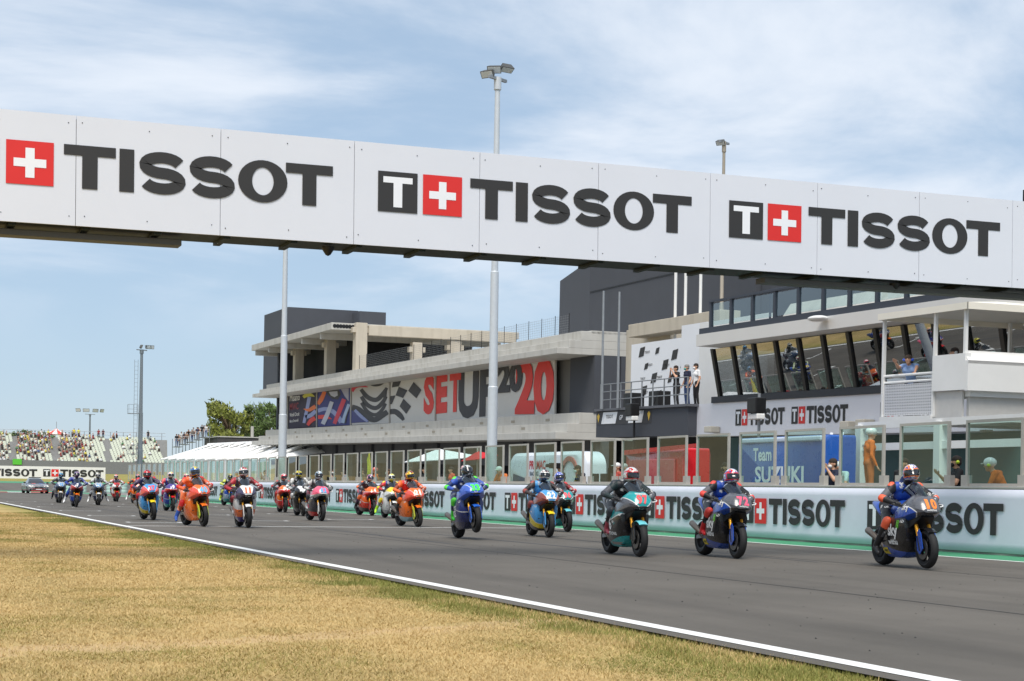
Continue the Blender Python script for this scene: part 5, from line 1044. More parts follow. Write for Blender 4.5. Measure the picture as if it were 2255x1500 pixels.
def vent(s):
    mb = MB(); P = [(-.33, .70), (-.22, .73), (-.12, .56), (-.16, .50), (-.27, .55)]; out = []
    for y, z in P:
        hit = BV.ray_cast(Vector((s*3, y, z)), Vector((-s, 0, 0)))[0]; out.append(hit+Vector((s*.006, 0, 0)))
    mb.add(out, [tuple(range(5))]); return mb.mesh('side_vent', 1)
VENT = {s: vent(s) for s in (-1, 1)}
def patch(y0, y1, z0, z1, sk=0.):
    """painted panel on the right flank"""
    n = 8; mb = MB(); P = []
    for i in range(n+1):
        for j in range(5):
            z = z0+(z1-z0)*j/4; y = y0+(y1-y0)*i/n+sk*(z-z0); hit = BV.ray_cast(Vector((-3, y, z)), Vector((1, 0, 0)))[0]; P.append((hit if hit is not None else Vector((-.2, y, z)))-Vector((.005, 0, 0)))
    mb.add(P, [(i*5+j, i*5+j+1, (i+1)*5+j+1, (i+1)*5+j) for i in range(n) for j in range(4)]); return mb.mesh('patch', 1, 60)
PATCH_Y = patch(.12, .40, .20, .30, .5); CLAW = [patch(-.335+k*.028, -.322+k*.028, .60+.02*abs(k-1), .74, -.06) for k in range(3)]; PATCH_S = patch(-.30, .14, .19, .235, .3)
def bike(label, M, L, num, numc, texts=(), steer=0., plate=None):
    """L: dict of paint materials nose, side, tank, tail, fender, guard"""
    o = thing('racing_motorcycle', label, 'motorcycle', (0, 0, 0), 0, 'racing motorcycles leaving the grid'); o.matrix_world = M
    P = lambda nm, m, par=o, MM=None, name=None: put(MESH[nm], name or nm.rstrip('-1'), [m], par, M=MM)
    for nm in ('nose_fairing', 'side_fairing', 'fuel_tank', 'tail_unit'): put(MESH[nm], nm, [L[{'nose_fairing': 'nose', 'side_fairing': 'side', 'fuel_tank': 'tank', 'tail_unit': 'tail'}[nm]]], o)
    ws = P('windscreen', SMOKE); sd_ = ws.modifiers.new('s', 'SOLIDIFY'); sd_.thickness = .004
    put(MESH['front_fender'], 'front_fender', [L['fender']], o)
    for s in (-1, 1):
        put(MESH['fork_guard%d' % s], 'fork_guard', [L['guard']], o); put(MESH['fork_tube%d' % s], 'fork_tube', [GOLD], o); put(MESH['fork_slider%d' % s], 'fork_slider', [DARK], o); put(MESH['caliper%d' % s], 'brake_caliper', [DARK], o)
        put(MESH['handlebar%d' % s], 'handlebar', [DARK], o); put(MESH['lever_guard%d' % s], 'lever_guard', [WHITEM if s > 0 else DARK], o); put(MESH['footpeg%d' % s], 'footpeg', [DARK], o); put(MESH['swingarm%d' % s], 'swingarm', [STEEL], o)
    for nm, m in (('exhaust', TI), ('air_intake', BLACKPL), ('radiator', DARK), ('engine', DARK), ('seat_pad', BLACKPL), ('rear_hugger', CARBON), ('chain', DARK), ('triple_clamp', DARK), ('under_nose', BLACKPL)): put(MESH[nm], nm, [m], o)
    fwh = put(FT, 'front_wheel', [RUBBER], o, M=T(0, -.71, .30)); put(FRM, 'rim', [MAG], fwh)
    for s in (-1, 1): put(MESH['disc'], 'brake_disc', [DSC], fwh, M=T(s*.075, 0, 0))
    rwh = put(RT, 'rear_wheel', [RUBBER], o, M=T(0, .71, .315)); put(RRM, 'rim', [MAG], rwh)
    for i, ch in enumerate(num): put(decal(ch, ('front', (i-(len(num)-1)/2)*.105, .925), None, .14, .05 if ch == '1' else .095, .05), 'race_number', [C(numc, 'print')], o)
    for s, wh, c, h, w in texts: put(decal(s, wh, None, h, w), 'lettering', [C(c, 'print')], o)
    return o
def bike_matrix(px, py, pitch=0., lean=0., yaw=0., rear=False):
    """front (or rear) tyre contact pixel on the track -> placement"""
    p = pix(px, py, 'z', 0.); d = Rz(yaw) @ Vector((0, .71 if not rear else -.71, 0)); c = p+d; c.z = 0
    return T(c.x, c.y, 0.004) @ Rz(yaw) @ T(0, .71, 0) @ Rx(-pitch) @ T(0, -.71, 0) @ Ry(lean)
W_ = (228, 228, 226); K_ = (24, 24, 27); NAVY = (24, 34, 76); BLUE = (28, 70, 160); TEAL = (16, 150, 152); ORG = (232, 108, 30); RED = (206, 34, 38); YEL = (232, 206, 40); GRY = (86, 88, 94); LIME = (150, 210, 40); LBL = (70, 150, 210); PNK = (232, 90, 120); PURP = (70, 56, 130); SIL = (170, 174, 178)
def paint(nose, side, side2, belly, tank=None, tail=None, fender=None, guard=None, l1=(.60, .25), l2=(.30, .05), nl=(.86, .0, 1.2), under=None):
    return dict(nose=livery(nose[0], nose[1], under or nose[1], nl, (.0, 0)), side=livery(side, side2, belly, l1, l2), tank=C(tank or side), tail=C(tail or side), fender=C(fender or side), guard=C(guard or side))
def vis(i): return 'rider'
FIELD = [
 dict(px=2041, py=1255, yaw=R(-8), pitch=R(.5), num='10', nc=(240, 130, 50), L=paint((GRY, BLUE), K_, K_, BLUE, BLUE, BLUE, K_, BLUE, l1=(.55, .0), l2=(.29, .15), nl=(.60, 0, 1.35)), T=[('sky', ('side', -.13, .50), W_, .18, .34), ('withu', ('side', -.10, .36), W_, .085, .30), ('sky', ('side', -.52, .90), W_, .09, .18), ('withu', ('front', 0, .885), W_, .035, .17)], pose='R', suit=(BLUE, K_, K_, K_, (230, 96, 60)), helm=(BLUE, W_, (230, 120, 50)), lb='black and blue motorcycle number 10 leading at the far right', rl='rider in black and blue leathers with orange knee pads on motorcycle number 10'),
 dict(px=1622, py=1231, yaw=R(-5.5), num='72', nc=(240, 90, 120), L=paint((GRY, BLUE), K_, K_, BLUE, BLUE, BLUE, K_, BLUE, l1=(.55, .0), l2=(.29, .15), nl=(.60, 0, 1.35)), T=[('sky', ('side', -.13, .50), W_, .18, .34), ('withu', ('side', -.10, .36), W_, .085, .30), ('sky', ('side', -.52, .90), W_, .09, .18), ('withu', ('front', 0, .885), W_, .035, .17)], pose='low', suit=(BLUE, K_, K_, RED, (222, 70, 60)), helm=(BLUE, W_, RED), lb='black and blue motorcycle number 72 running second', rl='rider in blue and black leathers with red knee pads on motorcycle number 72'),
 dict(px=1408, py=1227, yaw=R(-5), num='97', nc=(230, 80, 84), L=paint((TEAL, GRY), TEAL, K_, TEAL, K_, K_, (110, 196, 206), K_, l1=(.62, -.25), l2=(.27, -.2), nl=(.80, 0, .9)), T=[('PETRONAS', ('front', 0, 1.07), W_, .028, .2), ('PETRONAS', ('side', -.05, .36), W_, .055, .40), ('6', ('side', .02, .46), W_, .20, .14)], pose='low', suit=((34, 36, 42), (34, 50, 52), K_, (170, 70, 84), (60, 64, 70)), helm=((196, 196, 190), W_, RED), lb='teal and black motorcycle with red number 97 in the middle of the front group', rl='rider in black leathers with white and red helmet on teal motorcycle 97'),
 dict(px=1011, py=1185, yaw=R(-4), rear=True, pitch=R(6.5), num='33', nc=(70, 230, 70), L=paint(((74, 116, 206), (60, 96, 190)), (36, 52, 116), (30, 42, 96), NAVY, (74, 116, 206), BLUE, (40, 96, 190), (40, 96, 190)), T=[('IKS', ('side', .0, .42), W_, .14, .26), ('italtrans', ('side', -.1, .62), W_, .05, .24)], pose='low', suit=((30, 50, 100), (50, 84, 170), NAVY, (70, 220, 60), (90, 220, 60)), helm=((60, 80, 78), W_, K_), lb='blue motorcycle number 33 lifting its front wheel', rl='rider in blue leathers with lime green boots on the wheelie motorcycle 33'),
 dict(px=1209, py=1184, yaw=R(-6), num='22', nc=W_, L=paint((LBL, (130, 60, 50)), LBL, YEL, K_, LBL, LBL, YEL, LBL, l1=(.52, .55), l2=(.28, .3), nl=(.75, 0, 1.6), under=(130, 60, 50)), T=[('TOTAL', ('front', 0, 1.075), W_, .03, .15)], pose='', suit=(LBL, (60, 50, 50), K_, K_, (150, 70, 64)), helm=((110, 40, 44), K_, W_), lb='light blue and yellow motorcycle number 22 behind the front three', rl='rider with dark red and white striped helmet on motorcycle 22'),
 dict(px=1250, py=1172, yaw=R(-4), num='96', nc=(230, 90, 100), L=paint((TEAL, GRY), TEAL, K_, TEAL, K_, K_, (110, 196, 206), K_, l1=(.62, -.25), l2=(.27, -.2), nl=(.80, 0, .9)), T=[], pose='', suit=((40, 38, 42), (150, 40, 44), K_, K_, (206, 50, 56)), helm=(W_, (40, 70, 180), (40, 70, 180)), lb='teal motorcycle number 96 partly hidden beside motorcycle 22', rl='rider with white and blue helmet on teal motorcycle 96'),
 dict(px=921, py=1161, num='21', nc=W_, L=paint((ORG, (226, 80, 60)), ORG, ORG, (150, 190, 200), ORG, ORG, ORG, (200, 210, 60), nl=(.8, 0, 1.4)), T=[('Pons', ('side', .0, .55), K_, .10, .3)], pose='', suit=(RED, (226, 96, 40), K_, K_, ORG), helm=((214, 60, 40), K_, YEL), lb='orange motorcycle number 21 with red nose near the start line', rl='rider in red and orange leathers on orange motorcycle 21'),
 dict(px=866, py=1142, num='', nc=W_, L=paint((YEL, W_), W_, W_, SIL, YEL, YEL, W_, W_, nl=(.9, 0, .2)), T=[('NGM', ('side', 0, .5), RED, .12, .3)], pose='Rfar', suit=((40, 60, 130), (200, 50, 60), W_, (170, 220, 50), YEL), helm=((196, 210, 60), YEL, W_), lb='white and yellow motorcycle partly hidden behind the orange 21', rl='rider with yellow helmet and foot out on the white and yellow motorcycle'),
 dict(px=819, py=1136, num='4', nc=W_, L=paint((ORG, RED), (224, 90, 30), (214, 54, 34), (60, 50, 50), ORG, RED, DARK and (50, 50, 54), RED, nl=(.93, 0, -.1)), T=[('KTM', ('side', 0, .45), W_, .09, .26)], pose='R', suit=((40, 36, 50), (50, 40, 54), (70, 40, 70), K_, (230, 110, 50)), helm=((206, 90, 50), W_, PURP), lb='orange and red motorcycle number 4 close to the pit wall', rl='rider in dark purple leathers with foot down on orange motorcycle 4'),
 dict(px=708, py=1148, num='62', nc=(90, 170, 220), L=paint((PNK, W_), (60, 58, 62), (60, 58, 62), RED, W_, K_, K_, W_, nl=(.92, 0, -.35)), T=[('SAG', ('side', 0, .42), PNK, .10, .28)], pose='', suit=((46, 46, 50), (190, 190, 186), (130, 40, 48), W_, (60, 60, 64)), helm=((170, 200, 220), W_, K_), lb='pink, white and black motorcycle with light blue number plate', rl='rider with pale blue helmet on the pink and white motorcycle'),
 dict(px=668, py=1137, num='', nc=W_, L=paint((W_, K_), K_, K_, GRY), T=[], pose='up', suit=(K_, (190, 190, 186), K_, K_, W_), helm=((206, 206, 70), K_, YEL), lb='dark motorcycle hidden behind the pink and white one', rl='rider with yellow helmet in black and white behind the pink motorcycle'),
 dict(px=628, py=1129, num='99', nc=W_, L=paint((ORG, RED), (226, 110, 30), (206, 40, 36), (150, 40, 40), ORG, RED, (40, 44, 50), RED, nl=(.98, 0, -.2)), T=[], pose='L', suit=((40, 40, 46), (44, 44, 50), (180, 44, 44), RED, (190, 44, 44)), helm=((226, 60, 90), W_, RED), lb='red and orange motorcycle number 99 in front of the white lamp post', rl='rider with pink and white helmet on the red and orange motorcycle'),
 dict(px=547, py=1163, num='11', nc=(236, 100, 50), L=paint((W_, (60, 56, 86)), (200, 200, 200), (224, 110, 60), PURP, W_, W_, W_, W_, nl=(.70, 0, 2.2), under=(60, 56, 86)), T=[('NTS', ('side', 0, .36), W_, .09, .3)], pose='', suit=((50, 40, 50), (170, 40, 50), K_, W_, (140, 40, 50)), helm=((226, 70, 56), K_, W_), lb='white and orange motorcycle number 11 on the start line', rl='rider with red helmet on the white and orange motorcycle 11'),
 dict(px=449, py=1160, num='40', nc=(90, 180, 220), L=paint((ORG, (226, 80, 60)), ORG, ORG, (226, 120, 60), ORG, ORG, ORG, (206, 220, 60), nl=(.8, 0, 1.4)), T=[], pose='Rfar', yaw=R(8), suit=((226, 100, 40), (226, 96, 50), (226, 110, 50), (40, 80, 160), RED), helm=(NAVY, YEL, (60, 120, 190)), lb='orange motorcycle with blue number plate crossing the start line', rl='rider in orange leathers with blue boot out on the orange motorcycle'),
 dict(px=338, py=1146, num='37', nc=(230, 80, 90), lean=R(-5), L=paint((LBL, (226, 90, 90)), LBL, YEL, K_, LBL, LBL, YEL, LBL, l1=(.52, .55), l2=(.28, .3), nl=(.75, 0, 1.6), under=(226, 120, 110)), T=[], pose='low', suit=(NAVY, (80, 60, 90), K_, K_, RED), helm=(RED, (40, 40, 44), RED), lb='light blue and yellow motorcycle number 37 leaning near the left track edge', rl='rider with red helmet on the leaning light blue motorcycle'),
 dict(px=380, py=1126, num='9', nc=W_, L=paint((PURP, RED), PURP, BLUE, (30, 160, 150), BLUE, PNK, RED, (30, 150, 140), nl=(.9, 0, .1)), T=[], pose='L', suit=((60, 70, 140), (206, 80, 80), NAVY, RED, PNK), helm=(PNK, YEL, W_), lb='purple and red motorcycle behind the light blue number 37', rl='rider with pink and yellow helmet on the purple and red motorcycle'),
 dict(px=414, py=1119, num='19', nc=YEL, L=paint((BLUE, BLUE), NAVY, NAVY, NAVY, BLUE, BLUE, BLUE, BLUE), T=[], pose='', suit=((60, 60, 70), (190, 200, 170), K_, K_, (190, 206, 150)), helm=((226, 232, 226), (130, 190, 110), PNK), lb='blue motorcycle with yellow number 19 in the middle of the pack', rl='rider with white and green helmet on blue motorcycle 19'),
 dict(px=438, py=1117, num='', nc=W_, L=paint((ORG, K_), K_, K_, GRY), T=[], pose='up', suit=(ORG, ORG, K_, K_, RED), helm=((70, 120, 160), (70, 120, 160), K_), lb='dark motorcycle almost hidden behind the orange one on the start line', rl='rider with dull blue helmet and orange leathers hidden behind the orange motorcycle'),
 dict(px=509, py=1114, num='64', nc=YEL, pitch=R(4), L=paint((PURP, (190, 60, 70)), BLUE, (150, 170, 190), (40, 150, 150), BLUE, PURP, BLUE, (40, 120, 150), nl=(.9, 0, .1)), T=[], pose='R', suit=(K_, (200, 210, 90), (40, 40, 60), (200, 220, 60), (206, 214, 90)), helm=((110, 110, 60), YEL, K_), lb='purple and blue motorcycle behind the white number 11', rl='rider in black and yellow on the purple and blue motorcycle'),
 dict(px=303, py=1109, num='12', nc=W_, L=paint((ORG, ORG), ORG, K_, (190, 90, 40), ORG, ORG, ORG, K_), T=[], pose='Rfar', suit=(ORG, (60, 50, 50), (190, 70, 40), W_, ORG), helm=(W_, RED, K_), lb='orange motorcycle in the rear group before the glass fence', rl='rider with white and red helmet on the rear orange motorcycle'),
 dict(px=258, py=1105, num='35', nc=K_, L=paint((RED, W_), W_, RED, K_, RED, RED, RED, RED, nl=(.8, 0, 1.3), under=W_), T=[], pose='', suit=((150, 40, 50), (206, 200, 200), K_, K_, RED), helm=((230, 70, 90), RED, W_), lb='red and white motorcycle in the rear group', rl='rider with pink red helmet on the red and white motorcycle'),
 dict(px=218, py=1113, num='24', nc=LBL, L=paint((SIL, (60, 80, 110)), (120, 126, 134), NAVY, K_, SIL, SIL, W_, SIL, nl=(.8, 0, 1.3), under=(60, 80, 110)), T=[], pose='Rfar Lfar', suit=((60, 60, 64), (190, 190, 188), (70, 40, 44), W_, SIL), helm=((170, 150, 100), K_, W_), lb='silver and blue motorcycle with rider dangling both legs', rl='rider with tan helmet dangling both legs on the silver motorcycle'),
 dict(px=168, py=1117, num='7', nc=W_, L=paint((NAVY, (190, 60, 70)), NAVY, BLUE, NAVY, NAVY, NAVY, ORG, NAVY, nl=(.85, 0, .6)), T=[], pose='Rfar', suit=((40, 60, 150), (40, 56, 140), (40, 50, 120), W_, BLUE), helm=((200, 150, 180), K_, PURP), lb='navy motorcycle with orange fender at the left of the pack', rl='rider in blue leathers with pink helmet on the navy motorcycle'),
 dict(px=132, py=1108, num='42', nc=LBL, L=paint((SIL, (70, 90, 120)), GRY, NAVY, K_, SIL, SIL, W_, SIL, nl=(.8, 0, 1.3), under=(70, 90, 120)), T=[], pose='R', suit=((50, 50, 54), (60, 60, 64), NAVY, K_, SIL), helm=((90, 170, 190), K_, LBL), lb='grey and blue motorcycle leftmost in the pack beside the car', rl='rider with turquoise helmet on the leftmost grey motorcycle'),
]
rng_ = random.Random(11)
for F_ in FIELD:
    M = bike_matrix(F_['px'], F_['py'], F_.get('pitch', 0), F_.get('lean', R(rng_.uniform(-4, 4))), F_.get('yaw', R(rng_.uniform(-5, 4))), F_.get('rear', False))
    o = bike(F_['lb'], M, F_['L'], F_['num'], F_['nc'], F_['T'])
    if F_['num'] in ('10', '72'):
        put(PATCH_Y, 'yellow_panel', [C(YEL, 'print')], o); put(decal('BARDAHL', ('side', .25, .238), None, .035, .17), 'lettering', [C(K_, 'print')], o)
        for q in CLAW: put(q, 'green_claw_mark', [C((120, 210, 70), 'print')], o)
    elif F_['num'] in ('97', '96'): put(PATCH_S, 'silver_panel', [C((150, 140, 136), 'print')], o)
    rider(F_['rl'], M, F_['pose'], F_['suit'], F_['helm'])
# ================================================================== PEOPLE BEHIND THE WALL AND ON THE BALCONIES
def stand_joints(pose):
    """person facing -y, feet at z = 0, height 1.76"""
    J = dict(pel=(0, 0, .95), che=(0, -.01, 1.30), nek=(0, -.02, 1.48), hed=(0, -.04, 1.63)); lean = {'lean': .16, 'reach': .24, 'hunch': .20}.get(pose, 0)
    J['che'] = (0, -.01-lean*.8, 1.30-lean*.15); J['nek'] = (0, -.02-lean*1.15, 1.47-lean*.30); J['hed'] = (0, -.05-lean*1.40, 1.61-lean*.36)
    for s in (-1, 1):
        c = J['che']; sh = (s*.185, c[1], c[2]+.115); J['sh', s] = sh; J['hip', s] = (s*.095, 0, .92); J['kn', s] = (s*.11, -.02, .50); J['an', s] = (s*.12, .03, .09); J['to', s] = (s*.14, -.13, .04)
        if pose in ('lean', 'hunch'): J['el', s] = (s*.28, sh[1]-.10, sh[2]-.26); J['wr', s] = (s*.12, sh[1]-.33, sh[2]-.32)
        elif pose == 'photo': J['el', s] = (s*.27, sh[1]-.16, sh[2]-.18); J['wr', s] = (s*.07, sh[1]-.24, sh[2]+.10)
        elif pose == 'reach': J['el', s] = (s*.24, sh[1]-.24, sh[2]-.06); J['wr', s] = (s*.26, sh[1]-.48, sh[2]+.06 if s < 0 else sh[2]-.2)
        elif pose == 'grip': J['el', s] = (s*.29, sh[1]-.12, sh[2]-.24); J['wr', s] = (s*.24, sh[1]-.32, sh[2]-.06) if s < 0 else (s*.05, sh[1]-.32, sh[2]-.33)
        elif pose == 'flag': J['el', s] = (s*.27, sh[1]-.08, sh[2]-.22); J['wr', s] = (s*.25, sh[1]-.28, sh[2]-.05)
        else: J['el', s] = (s*.25, sh[1]+.03, sh[2]-.29); J['wr', s] = (s*.26, sh[1]-.09, sh[2]-.53)
    return J
PB = {}
def person_mesh(pose, sleeve):
    k = (pose, sleeve)
    if k in PB: return PB[k]
    J = stand_joints(pose); g = []; c, pl = J['che'], J['pel']
    g += [((-.08, *pl[1:]), (.08, *pl[1:]), .115, .115, 1), (pl, mix(pl, c, .5), .13, .125, 0), (mix(pl, c, .4), c, .125, .135, 0), ((-.08, *c[1:]), (.08, *c[1:]), .125, .125, 0), ((-.13, c[1], c[2]+.11), (.13, c[1], c[2]+.11), .075, .075, 0), (mix(c, J['nek'], .3), mix(c, J['nek'], .85), .095, .07, 0), (J['nek'], mix(J['nek'], J['hed'], .7), .058, .055, 2)]
    h = Vector(J['hed']); g += [(tuple(h+Vector((0, .015, .035))), tuple(h+Vector((0, .005, .02))), .092, .09, 2), (tuple(h+Vector((0, -.025, -.03))), tuple(h+Vector((0, -.035, -.075))), .068, .048, 2), (tuple(h+Vector((0, -.10, .01))), tuple(h+Vector((0, -.112, -.02))), .010, .016, 2)]
    for s in (-1, 1): g += [(tuple(h+Vector((s*.088, .01, .0))), tuple(h+Vector((s*.092, .012, -.03))), .016, .013, 2)]
    for s in (-1, 1):
        sh, el, wr, hip, kn, an, to = [J[q, s] for q in ('sh', 'el', 'wr', 'hip', 'kn', 'an', 'to')]; lo = 0 if sleeve else 2
        g += [(sh, mix(sh, el, .6), .068, .055, 0), (mix(sh, el, .6), el, .05, .045, lo), (el, mix(el, wr, .5), .045, .042, lo), (mix(el, wr, .5), wr, .04, .028, lo), (hip, mix(hip, kn, .6), .095, .08, 1), (mix(hip, kn, .5), kn, .08, .062, 1), (kn, an, .062, .048, 1), (an, to, .045, .034, 3)]
    PB[k] = body_mesh(g, 4, .014); return PB[k]
def open_hand():
    mb = MB(); mb.loft([[(-.022, -.012, 0), (.022, -.012, 0), (.024, .012, 0), (-.024, .012, 0)], [(-.040, -.013, -.085), (.040, -.013, -.085), (.040, .012, -.085), (-.040, .012, -.085)]])
    for x, l in ((-.031, .062), (-.010, .075), (.011, .070), (.031, .054)): mb.tube([(x, 0, -.08), (x*1.05, -.006, -.08-l*.5), (x*1.05, -.026, -.08-l*.95)], [.010, .009, .007], 6)
    mb.tube([(.026, -.004, -.02), (.050, -.016, -.052), (.054, -.028, -.085)], [.012, .011, .008], 6); return mb.mesh('hand', 1, 60)
HAND = open_hand()
def cap_mesh(kind):
    mb = MB()
    if kind == 'hair': mb.ell((0, .02, .055), (.103, .108, .088), 14, 8); mb.ell((0, .05, .0), (.097, .075, .09), 12, 7)
    elif kind == 'long': mb.ell((0, .02, .055), (.105, .11, .09), 14, 8); mb.ell((0, .065, -.06), (.10, .06, .17), 12, 8)
    elif kind == 'cap':
        mb.ell((0, .012, .06), (.106, .112, .085), 14, 8); mb.loft([[(-.075, -.08, .055), (.075, -.08, .055), (.075, -.08, .065), (-.075, -.08, .065)], [(-.055, -.185, .04), (.055, -.185, .04), (.055, -.185, .047), (-.055, -.185, .047)]])
    elif kind == 'hardhat':
        mb.ell((0, .012, .065), (.122, .135, .105), 16, 9); mb.loft([[(-.085, -.10, .04), (.085, -.10, .04), (.085, -.10, .055), (-.085, -.10, .055)], [(-.06, -.165, .03), (.06, -.165, .03), (.06, -.165, .04), (-.06, -.165, .04)]])
    return mb.mesh(kind, 1, 60)
CAPS = {k: cap_mesh(k) for k in ('hair', 'long', 'cap', 'hardhat')}
mb = MB(); mb.ell((0, -.068, -.055), (.066, .052, .050), 14, 8); MASK = mb.mesh('face_mask', 1, 60)
mb = MB(); mb.caps((-.118, .01, .005), (-.088, .01, .0), .036, .036, 12); EARL = mb.mesh('ear_cup', 1, 60); mb = MB(); mb.caps((.088, .01, 0), (.118, .01, .005), .036, .036, 12); EARR = mb.mesh('ear_cup', 1, 60)
mb = MB(); mb.bb((-.07, -.108, .012), (.07, -.09, .038)); GLS = mb.mesh('sunglasses', 1); mb = MB(); mb.ell((-.035, -.082, .022), (.014, .010, .008), 8, 6); EYEL = mb.mesh('eye', 1, 60); mb = MB(); mb.ell((.035, -.082, .022), (.014, .010, .008), 8, 6); EYER = mb.mesh('eye', 1, 60)
SKIN = [(196, 150, 122), (178, 128, 100), (206, 164, 138)]
def person(label, loc, rz, pose, top, legs, head='hair', headc=(40, 32, 28), sleeve=False, mask=None, ear=None, glasses=False, shoes=(40, 40, 42), group=None, sc=1., skin=0):
    o = thing('person', label, 'person', loc, rz, group); o.scale = (sc, sc, sc); J = stand_joints(pose); sk = C(SKIN[skin], 'skin'); H = T(*J['hed'])
    put(person_mesh(pose, sleeve), 'body', [C(top, 'cloth'), C(legs, 'cloth'), sk, C(shoes, 'leather')], o)
    if head: put(CAPS[head], {'hair': 'hair', 'long': 'hair', 'cap': 'cap', 'hardhat': 'helmet'}[head], [C(headc, 'cloth' if head != 'hardhat' else 'paint')], o, M=H)
    if mask: put(MASK, 'face_mask', [C(mask, 'cloth')], o, M=H)
    if ear: put(EARL, 'ear_defender', [C(ear)], o, M=H); put(EARR, 'ear_defender', [C(ear)], o, M=H)
    if glasses: put(GLS, 'sunglasses', [BLACKPL], o, M=H)
    else: put(EYEL, 'eye', [C((40, 30, 26))], o, M=H); put(EYER, 'eye', [C((40, 30, 26))], o, M=H)
    for s in (-1, 1):
        d = (Vector(J['wr', s])-Vector(J['el', s])).normalized(); q = Vector((0, 0, -1)).rotation_difference(d).to_matrix().to_4x4(); put(HAND, 'hand', [sk], o, M=T(*J['wr', s]) @ q @ S3(-s, 1, 1))
    return o
FT_ = -R(90)                # facing the track (-x)
def at_wall(px, top, x=XW+.62):
    p = pix(px, top, 'x', x); return p
def wp(label, px, top, x, pose, *a, rz=0., **k):
    """person behind the wall: head top pixel fixes where along the wall; feet on the step"""
    p = pix(px, top, 'x', x); H = stand_joints(pose)['hed'][2]+.14; base = p.z-H*k.get('sc', 1.)
    lo = .22 if x < XW+1.5 else -.01
    return person(label, (x, p.y, lo if abs(base-lo) < .28 else base), FT_+rz, pose, *a, **k)
ORM = (226, 112, 40); BLKS = (30, 30, 33); NVY = (30, 36, 60)
wp('man in black polo with yellow ear defenders leaning through the gap between screens', 2110, 1008, XW+.60, 'grip', BLKS, NVY, mask=(24, 24, 26), ear=(206, 226, 40), rz=-.35)
wp('marshal in orange with white helmet and yellow ear defenders behind the rightmost screen', 2216, 1002, XW+.95, 'hunch', ORM, ORM, 'hardhat', (226, 230, 228), True, ear=(190, 220, 50), rz=-.9)
p = pix(1915, 945, 'x', XW+1.9); o = person('large marshal in orange overalls turned away on the step ladder, helmet white', (XW+1.9, p.y, p.z-1.80), R(90)-.3, 'stand', ORM, (196, 110, 60), 'hardhat', (226, 230, 228), True, sc=1.04)
mb = MB(); text(mb, 'MARSHAL', T(0, .12, 1.32) @ Rz(math.pi), .055, .30); mb.build('lettering', C((70, 60, 60), 'print'), o)
bx = thing('step_box', 'grey equipment box under the marshal on the ladder', 'box', (XW+1.9, p.y, 0)); mb = MB(); mb.bb((-.35, -.35, 0), (.35, .35, max(.2, p.z-1.80))); mb.build('case', STEEL, bx, bevel=.02)
wp('person in black standing in shadow behind the screen left of the leading rider', 1992, 1000, XW+1.2, 'stand', BLKS, BLKS, rz=.4, sleeve=True)
wp('man with hands raised to his face taking a photograph beside the blue stand', 1837, 1020, XW+.6, 'photo', NVY, NVY, headc=(50, 38, 30), mask=(226, 226, 226))
wp('person in pale cap crouching behind the glass at the foot of the ladder', 1868, 1035, XW+1.0, 'hunch', (180, 206, 206), NVY, 'cap', (206, 222, 222))
wp('man in black with sunglasses and black mask between screens beside the blue stand', 1617, 1017, XW+.65, 'lean', BLKS, BLKS, mask=(22, 22, 24), glasses=True)
wp('person in white cap and white mask above the white helmeted rider', 1362, 1022, XW+.65, 'stand', (190, 80, 70), NVY, 'cap', (230, 230, 228), mask=(230, 230, 230))
wp('grey haired person just behind the one with white cap', 1378, 1010, XW+1.4, 'stand', (90, 100, 96), NVY, 'hair', (170, 170, 168), sleeve=True)
wp('long haired woman in navy polo with white mask leaning on the wall', 1289, 1017, XW+.62, 'lean', NVY, NVY, 'long', (70, 50, 38), mask=(230, 230, 230), glasses=True)
o = wp('camera operator with shoulder camera beside the white and red stand', 1237, 1024, XW+.75, 'photo', BLKS, BLKS, 'cap', (30, 30, 32)); mb = MB(); mb.bb((-.09, -.42, 1.60), (.09, -.05, 1.78)); mb.tube([(0, -.42, 1.69), (0, -.56, 1.69)], .06, 10); mb.build('video_camera', BLACKPL, o, bevel=.01)
wp('marshal with white helmet leaning over the wall right of the tall lamp post', 1112, 1030, XW+.62, 'hunch', (226, 120, 60), (60, 50, 110), 'hardhat', (232, 230, 222), True, rz=.5)
wp('marshal in blue with pink white helmet and yellow ear defenders above rider 33', 1025, 1018, XW+.7, 'stand', (40, 80, 160), NVY, 'hardhat', (230, 180, 180), True, ear=(206, 226, 60))
wp('person in orange behind the screen left of the tall lamp post', 996, 1030, XW+1.1, 'stand', (222, 90, 60), NVY, 'hair', sleeve=True)
o = wp('marshal in orange with red and white cap holding a yellow flag', 828, 1028, XW+.62, 'flag', ORM, (60, 90, 170), 'hardhat', (226, 120, 110), True)
fl = thing('yellow_flag', 'furled yellow flag held upright by a marshal on the pit wall', 'flag', (o.location.x-.35, o.location.y-.1, o.location.z)); mb = MB(); mb.tube([(0, 0, 1.0), (0, 0, 2.45)], .012, 6); mb.build('stick', ALU, fl); mb = MB(); mb.tube([(0, 0, 1.45), (.03, 0, 1.75), (-.02, .02, 2.1), (0, 0, 2.42)], [.09, .11, .08, .02], 7); mb.build('cloth', C(YEL, 'cloth'), fl, smooth=50)
